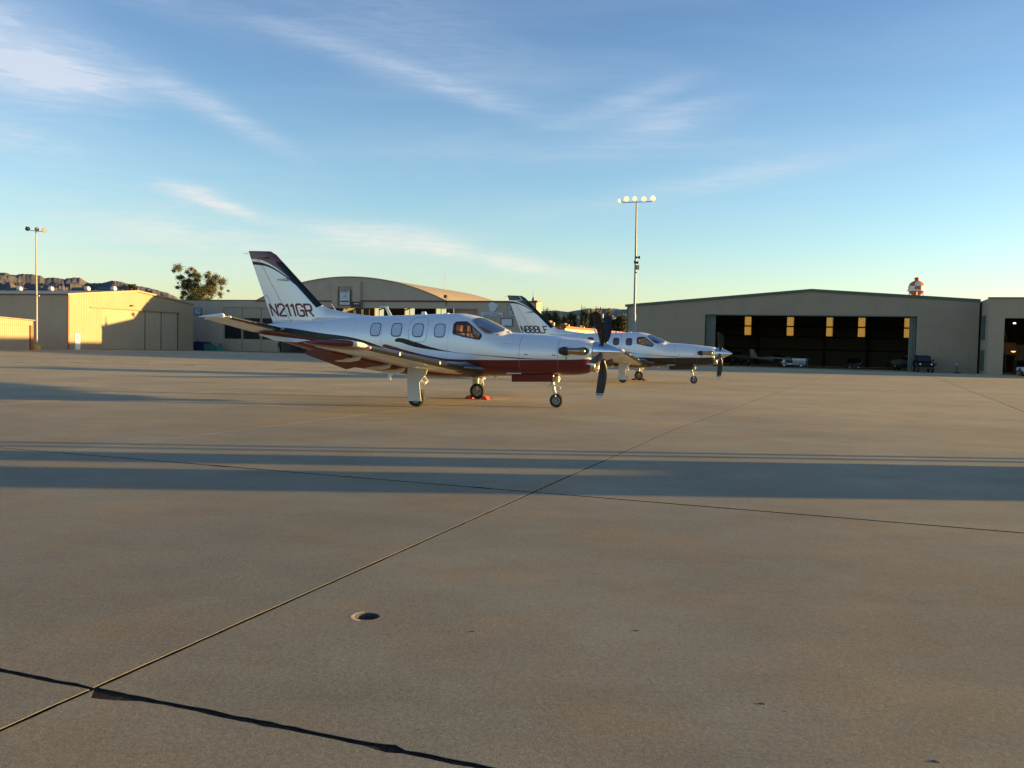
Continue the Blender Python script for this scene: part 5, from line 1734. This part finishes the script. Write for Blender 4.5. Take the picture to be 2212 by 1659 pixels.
m_spw = mat('small_plane_white', (.30, .30, .31), .4)
m_spg = mat('small_plane_grey', (.16, .17, .18), .5)
small_plane('white low wing aeroplane behind the utility cart in the open hangar', -6.6, 109.5, R(-20), m_spw, .82)
small_plane('dim grey aeroplane at the left inside the open hangar', -12.0, 112.0, R(-35), m_spg, .95)
small_plane('white aeroplane nose beside the right stacked doors inside the hangar', 6.9, 107.5, R(190), m_spg, .85)

# white utility cart in the hangar mouth
uc = thing('utility_cart', 'white boxy utility cart standing in the open hangar doorway', 'cart', uvw(-4.8, 104.5), R(-30))
m_cw = mat('cart_white', (.70, .74, .80), .4)
obj('cargo_lid', MB().rings([[(x * w, y * w, z) for x, y in ((-.15, -.65), (1.35, -.65), (1.35, .65), (-.15, .65))] for z, w in ((.78, 1), (.95, 1), (1.02, .93))]), m_cw, uc)
obj('cargo_box', MB().box(-.1, 1.3, -.6, .6, .30, .775), mat('cart_blue', (.30, .35, .42), .5), uc)
obj('chassis', MB().box(-1.3, -.1, -.55, .55, .30, .45), m_cw, uc)
obj('front_cowl', MB().prism([(-1.3, -.5, .45), (-1.2, -.5, .85), (-1.0, -.5, .85), (-.9, -.5, .45)], (0, 1.0, 0)), m_cw, uc)
obj('seat', MB().box(-.6, -.2, -.5, .5, .45, .75).box(-.25, -.15, -.5, .5, .75, 1.15), M_SEAT2, uc)
obj('steering_wheel', MB().tube([(-.85, -.2, .8), (-.75, -.2, 1.0)], .02, 6).lathe([(0, .15), (.03, .15)], (-.75, -.2, 1.0), 'z', 12), M_DKMET, uc)
for x, y in ((-1.0, -.58), (-1.0, .58), (.85, -.58), (.85, .58)):
    w_ = obj('wheel', MB().lathe([(-.08, .14), (-.08, .24), (.08, .24), (.08, .14)], (x, y, .24), 'y', 16), M_TYRE, uc)
    obj('rim', MB().lathe([(-.085, .13), (-.09, .05), (.09, .05), (.085, .13)], (x, y, .24), 'y', 12), m_cw, w_)


# ================================================================ road vehicles
def car(name, label, cat, u, v, ang, m, prof, cab, W_=.82, wr=.30, wx=(-1.2, 1.25), k=.92, lights=True, group=None):
    """prof: side outline of the body (x, z); cab: side outline of the glasshouse"""
    t = thing(name, label, cat, uvw(u, v), ang, group)
    def side(pts, w0, w1, zt, zb):
        rr_ = []
        for s_, q in ((-1, 1), (1, 1)):
            pass
        zs = [p[1] for p in pts]
        lo, hi = min(zs), max(zs)
        a = [(x * k, -(w0 + (w1 - w0) * (z - lo) / (hi - lo)) * k, z * k) for x, z in pts]
        b = [(x, -y, z) for x, y, z in a]
        return MB().rings([a, b])
    body = obj('body', side(prof, W_, W_ * .97, 0, 0), m, t)
    gh = obj('cabin', side(cab, W_ * .95, W_ * .78, 0, 0), m, t)
    # glass panes set just outside the cabin sides
    zs = [p[1] for p in cab]
    lo, hi = min(zs), max(zs)
    cx = sum(p[0] for p in cab) / len(cab)
    for s_ in (-1, 1):
        pts = [((cx + (x - cx) * .88) * k, s_ * ((W_ * .95 + (W_ * .78 - W_ * .95) * (z_ - lo) / (hi - lo)) + .012) * k, z_ * k) for x, z_ in [(x, lo + .06 + (z - lo) * .72) for x, z in cab]]
        obj('side_window', MB().prism(pts, (0, s_ * .008, 0)), M_GLASSD, gh)
    fr_ = sorted(cab, key=lambda p: -p[0])
    a, b = sorted(fr_[:2], key=lambda p: p[1])
    def shield(a, b, dx):
        A, B = Vector((a[0], 0, a[1])), Vector((b[0], 0, b[1]))
        p0, p1 = A.lerp(B, .12), A.lerp(B, .86)
        w0, w1 = W_ * .84, W_ * .70
        return MB().prism([((p0.x + dx) * k, -w0 * k, p0.z * k), ((p0.x + dx) * k, w0 * k, p0.z * k), ((p1.x + dx) * k, w1 * k, p1.z * k), ((p1.x + dx) * k, -w1 * k, p1.z * k)], (dx * .5, 0, .004))
    obj('windscreen', shield(a, b, .015), M_GLASSD, gh)
    c, d = sorted(fr_[-2:], key=lambda p: p[1])
    obj('rear_window', shield(c, d, -.015), M_GLASSD, gh)
    for x in wx:
        for s_ in (-1, 1):
            w_ = obj('wheel', MB().lathe([(-.1, wr * .6), (-.11, wr * .9), (-.06, wr), (.06, wr), (.11, wr * .9), (.1, wr * .6)], (x * k, s_ * (W_ - .09) * k, wr), 'y', 20), M_TYRE, t, smooth=True)
            obj('rim', MB().lathe([(-.112, wr * .58), (-.115, .04), (.115, .04), (.112, wr * .58)], (x * k, s_ * (W_ - .09) * k, wr), 'y', 14), M_HUB, w_)
    x1 = max(p[0] for p in prof)
    zf = max(p[1] for p in prof if p[0] > x1 - .1)
    for s_ in (-1, 1):
        obj('headlight', MB().lathe([(0, .09), (.03, .08), (.04, .02)], ((x1 - .01) * k, s_ * W_ * .68 * k, (zf - .18) * k), 'x', 12), M_LIGHT, t)
        obj('mirror', MB().box((a[0] - .25) * k, (a[0] - .12) * k, s_ * (W_ + .02) * k if s_ > 0 else -(W_ + .2) * k, (W_ + .2) * k if s_ > 0 else -(W_ + .02) * k, (a[1] + .08) * k, (a[1] + .22) * k), m, t)
    obj('bumper', MB().box((x1 - .02) * k, (x1 + .12) * k, -W_ * .95 * k, W_ * .95 * k, .42 * k, .58 * k), M_DKMET, t)
    gr_ = MB()
    for i in range(7):
        y = (-.3 + .1 * i)
        gr_.box((x1) * k, (x1 + .012) * k, (y - .02) * k, (y + .02) * k, (zf - .32) * k, (zf - .06) * k)
    obj('grille', gr_, M_SOOT, t)
    return t


m_navy = mat('jeep_navy', (.006, .006, .012), .5, spec=.12)
jp = car('off_road_car', 'dark navy off-road car facing out beside the right stacked doors', 'car', 7.65, 95.6, -math.pi / 2 - TA + R(4), m_navy,
         [(-1.95, .50), (-1.95, 1.10), (-.1, 1.12), (.35, 1.14), (1.75, 1.06), (1.78, .62), (1.2, .50)], [(-1.9, 1.10), (-1.85, 1.80), (.15, 1.80), (.42, 1.13)], W_=.80, wr=.37, wx=(-1.25, 1.3))
for s_ in (-1, 1):
    obj('fender', MB().prism([(.75, s_ * .72, .80), (.95, s_ * .72, .90), (1.5, s_ * .72, .90), (1.75, s_ * .72, .72), (1.72, s_ * .72, .66), (1.45, s_ * .72, .82), (1.0, s_ * .72, .82), (.8, s_ * .72, .74)], (0, s_ * .22, 0)), M_DKMET, jp)
sd_ = mat('sedan_black', (.012, .012, .013), .35, coat=.3)
car('parked_car', 'black saloon car deep inside the gabled hangar', 'car', 1.5, 110, -math.pi / 2 - TA, sd_,
    [(-2.2, .3), (-2.2, .85), (-1.6, .95), (1.1, .88), (2.1, .68), (2.2, .35)], [(-1.7, .92), (-.9, 1.36), (.35, 1.36), (1.15, .87)], W_=.86, wr=.31, wx=(-1.35, 1.4), k=.85)
m_pk = mat('pickup_white', (.62, .66, .70), .35, coat=.4)
pk = car('pickup_truck', 'white pickup truck cut off by the right picture edge near a cone', 'pickup truck', 16.75, 89.4, math.pi - TA + R(12), m_pk,
         [(-2.5, .45), (-2.5, 1.0), (-.7, 1.0), (-.7, .98), (.9, .98), (2.1, .90), (2.15, .45)], [(-.75, .98), (-.65, 1.50), (.35, 1.50), (1.0, .98)], W_=.86, wr=.34, wx=(-1.55, 1.45), k=.88)

# cone by the pickup
cn = thing('traffic_cone', 'orange traffic cone in front of the white pickup at the right edge', 'traffic cone', uvw(14.95, 89.9))
m_cone = mat('cone_orange', (.6, .09, .03), .6)
obj('base', MB().box(-.2, .2, -.2, .2, 0, .04), m_cone, cn)
obj('cone', MB().lathe([(.04, .15), (.62, .03)], (0, 0, 0), 'z', 16), m_cone, cn, smooth=True)
obj('band', MB().lathe([(.30, .102), (.42, .078)], (0, 0, 0), 'z', 16), M_WHT, cn, smooth=True)

# small post lamp before the brown wall
pl = thing('marker_post', 'short post with a pale cap in front of the brown hangar wall', 'post', uvw(10.75, 96.4))
obj('post', MB().tube([(0, 0, 0), (0, 0, .78)], .04, 8), M_DKMET, pl)
obj('base', MB().box(-.28, .28, -.2, .2, 0, .10), M_DKMET, pl)
obj('cap', MB().lathe([(.76, .17), (.80, .19), (.9, .16), (.98, .05)], (0, 0, 0), 'z', 14), mat('cap_pale', (.42, .40, .36), .6), pl, smooth=True)

# bins beside the corrugated hangar
b1 = thing('refuse_bin', 'dark blue dumpster with lifting arms against the corrugated hangar corner', 'dumpster', uvw(-85.9, 103.4), -TA)
obj('tub', MB().rings([[(-1.3, -.7, 0), (1.15, -.7, 0), (1.15, .7, 0), (-1.3, .7, 0)], [(-1.35, -.8, 1.25), (1.25, -.8, 1.15), (1.25, .8, 1.15), (-1.35, .8, 1.25)]]), mat('bin_blue', (.015, .025, .15), .6, var=.2), b1)
obj('lid', MB().box(-1.38, 1.28, -.82, .82, 1.2, 1.27), mat('bin_blue_dark', (.012, .02, .09), .6), b1)
for x in (-.95, .15):
    obj('arm', MB().box(x - .05, x + .05, -.85, -.75, .9, 1.6), M_DKMET, b1)
b2 = thing('refuse_bin', 'teal open dumpster heaped with rubbish beside the blue one', 'dumpster', uvw(-83.4, 103.2), -TA)
obj('tub', MB().rings([[(-1.05, -.7, 0), (1.15, -.7, 0), (1.15, .7, 0), (-1.05, .7, 0)], [(-1.15, -.8, 1.0), (.95, -.8, .82), (.95, .8, .82), (-1.15, .8, 1.0)]]), mat('bin_teal', (.03, .20, .18), .6, var=.2), b2)
obj('rib', MB().box(-1.13, 1.05, -.80, -.74, .40, .47), mat('bin_teal', (.03, .20, .18), .6), b2)
rb = MB()
for i in range(14):
    x, y, z = rs.uniform(-.9, .8), rs.uniform(-.6, .6), rs.uniform(.75, .95)
    rb.rings([[(x + rs.uniform(.1, .3) * math.cos(a), y + rs.uniform(.1, .3) * math.sin(a), z + zz) for a in (0, 1.2, 2.5, 3.7, 5)] for zz in (0, rs.uniform(.08, .2))])
o = obj('rubbish', rb, mat('rubbish_mix', (.12, .07, .06), .8, var=.6, vscale=3), b2)
o['kind'] = 'stuff'
obj('panel_board', MB().prism([(.35, -.5, .9), (.95, -.5, .75), (.97, -.5, .80), (.38, -.5, 1.05)], (0, .9, 0)), mat('board_pale', (.35, .28, .26), .7), b2)

# dark equipment just inside the arched hangar mouth
gp_ = thing('ground_power_cart', 'dark equipment cart in the shaded hangar mouth behind the tail', 'cart', uvw(-69.5, 107.5), -TA)
obj('housing', MB().rings([[(-1.6, -.6, .35), (1.5, -.6, .35), (1.5, .6, .35), (-1.6, .6, .35)], [(-1.5, -.55, 1.15), (1.2, -.55, 1.0), (1.2, .55, 1.0), (-1.5, .55, 1.15)]]), mat('cart_dark', (.03, .035, .035), .5, var=.4), gp_)
obj('plate', MB().box(-.9, -.3, -.63, -.6, .85, .98), mat('plate_pale', (.3, .33, .36), .5), gp_)
for x in (-1.1, 1.0):
    for y in (-.6, .6):
        obj('wheel', MB().lathe([(-.07, .12), (-.07, .28), (.07, .28), (.07, .12)], (x, y, .28), 'y', 14), M_TYRE, gp_)
obj('tow_bar', MB().tube([(1.4, 0, .4), (2.3, 0, .25)], .03, 6), M_DKMET, gp_)


# ================================================================ person by the arched hangar
def person():
    t = thing('person', 'person in dark clothes standing at the edge of the arched hangar mouth', 'person', uvw(-73.5, 104.7), -TA + R(30))
    J = [(0, 0, .88), (0, 0, 1.05), (0, 0, 1.25), (0, 0, 1.38), (0, .02, 1.44), (0, .03, 1.55), (0, .02, 1.62),
         (.17, 0, 1.33), (.22, .05, 1.08), (.14, .22, 1.18), (-.17, 0, 1.33), (-.24, .0, 1.08), (-.22, .1, .86),
         (.09, 0, .84), (.11, .02, .46), (.11, -.03, .08), (.12, .12, .03), (-.09, 0, .84), (-.12, .04, .46), (-.14, -.02, .08), (-.15, .12, .03)]
    E_ = [(0, 1), (1, 2), (2, 3), (3, 4), (4, 5), (5, 6), (3, 7), (7, 8), (8, 9), (3, 10), (10, 11), (11, 12), (0, 13), (13, 14), (14, 15), (15, 16), (0, 17), (17, 18), (18, 19), (19, 20)]
    r_ = [.16, .15, .17, .11, .05, .085, .07, .06, .045, .035, .06, .045, .035, .085, .06, .04, .035, .085, .06, .04, .035]
    me = bpy.data.meshes.new('body')
    me.from_pydata(J, E_, [])
    o = bpy.data.objects.new('body', me)
    C.objects.link(o)
    o.parent = t
    sk = o.modifiers.new('s', 'SKIN')
    for v_, q in zip(me.skin_vertices[0].data, r_):
        v_.radius = (q, q * .85)
    me.skin_vertices[0].data[0].use_root = True
    o.modifiers.new('sub', 'SUBSURF').levels = 1
    o.modifiers['sub'].render_levels = 2
    m = bpy.data.materials.new('dark_clothes')
    m.use_nodes = True
    tt = NT(m.node_tree)
    z = tt.sep(tt.coord())[2]
    c = tt.mix(tt.m('GREATER_THAN', z, 1.42), (.012, .012, .014, 1), (.28, .17, .12, 1))
    tt.l.new(c, m.node_tree.nodes['Principled BSDF'].inputs['Base Color'])
    me.materials.append(m)
    obj('hair', MB().lathe([(0, .02), (.03, .075), (-.05, .085), (-.10, .07)][::-1], (0, .0, 1.62), 'z', 12), mat('hair_dark', (.02, .015, .01), .8), t, smooth=True)


person()

# ================================================================ made-up truck and posts added out of view to cast the apron shadow bands
tk_ = thing('service_truck', 'utility service truck with tall side lockers parked right of the view', 'truck', (21.6, 11.8, 0), R(0))
m_tk = mat('truck_white', (.6, .6, .58), .4, coat=.3)
obj('cab', MB().prism([(2.2, -1.2, .5), (2.2, -1.2, 1.1), (1.9, -1.2, 1.2), (1.4, -1.2, 1.72), (.4, -1.2, 1.74), (.3, -1.2, .5)], (0, 2.4, 0)), m_tk, tk_)
obj('bed', MB().box(-3.2, .28, -1.25, 1.25, .7, .95), m_tk, tk_)
for s_, h0 in ((-1, 2.9), (1, 2.7)):  # locker heights and the gap between them shaped for the shadow band
    y0, y1 = (-1.35, -.1) if s_ < 0 else (.62, 1.35)
    lk = obj('side_locker', MB().box(-3.2, .28, y0, y1, .96, h0), m_tk, tk_)
    for q in range(3):
        yy = y0 - .01 if s_ < 0 else y1 + .01
        obj('locker_door', MB().box(-3.1 + q * 1.12, -2.08 + q * 1.12, min(yy, yy + s_ * .02), max(yy, yy + s_ * .02), 1.05, h0 - .1), M_GALV, lk)
for x in (1.6, -2.2):
    for y in (-1.15, 1.15):
        w_ = obj('wheel', MB().lathe([(-.14, .2), (-.14, .42), (.14, .42), (.14, .2)], (x, y, .42), 'y', 20), M_TYRE, tk_)
        obj('rim', MB().lathe([(-.15, .2), (-.15, .05), (.15, .05), (.15, .2)], (x, y, .42), 'y', 12), M_HUB, w_)
obj('windscreen', MB().prism([(1.88, -1.0, 1.24), (1.88, 1.0, 1.24), (1.46, .9, 1.68), (1.46, -.9, 1.68)], (.02, 0, .01)), M_GLASSD, tk_)
for s_ in (-1, 1):
    obj('headlight', MB().box(2.2, 2.23, s_ * .9 - .15, s_ * .9 + .15, .75, .95), M_LIGHT, tk_)
for i, (x, y, h_) in enumerate(((23.5, 14.0, 3.3), (23.0, 14.4, 3.1))):  # unseen posts added to cast the thin shadow stripes
    sp_ = thing('steel_post', ['taller steel bollard post right of the view by the service truck', 'second steel bollard post right of the view behind the taller one'][i], 'post', (x, y, 0), 0, 'steel posts')
    obj('post', MB().tube([(0, 0, 0), (0, 0, h_)], .09, 10), M_GALV, sp_)
    obj('foot', MB().box(-.15, .15, -.15, .15, 0, .02), M_DKMET, sp_)
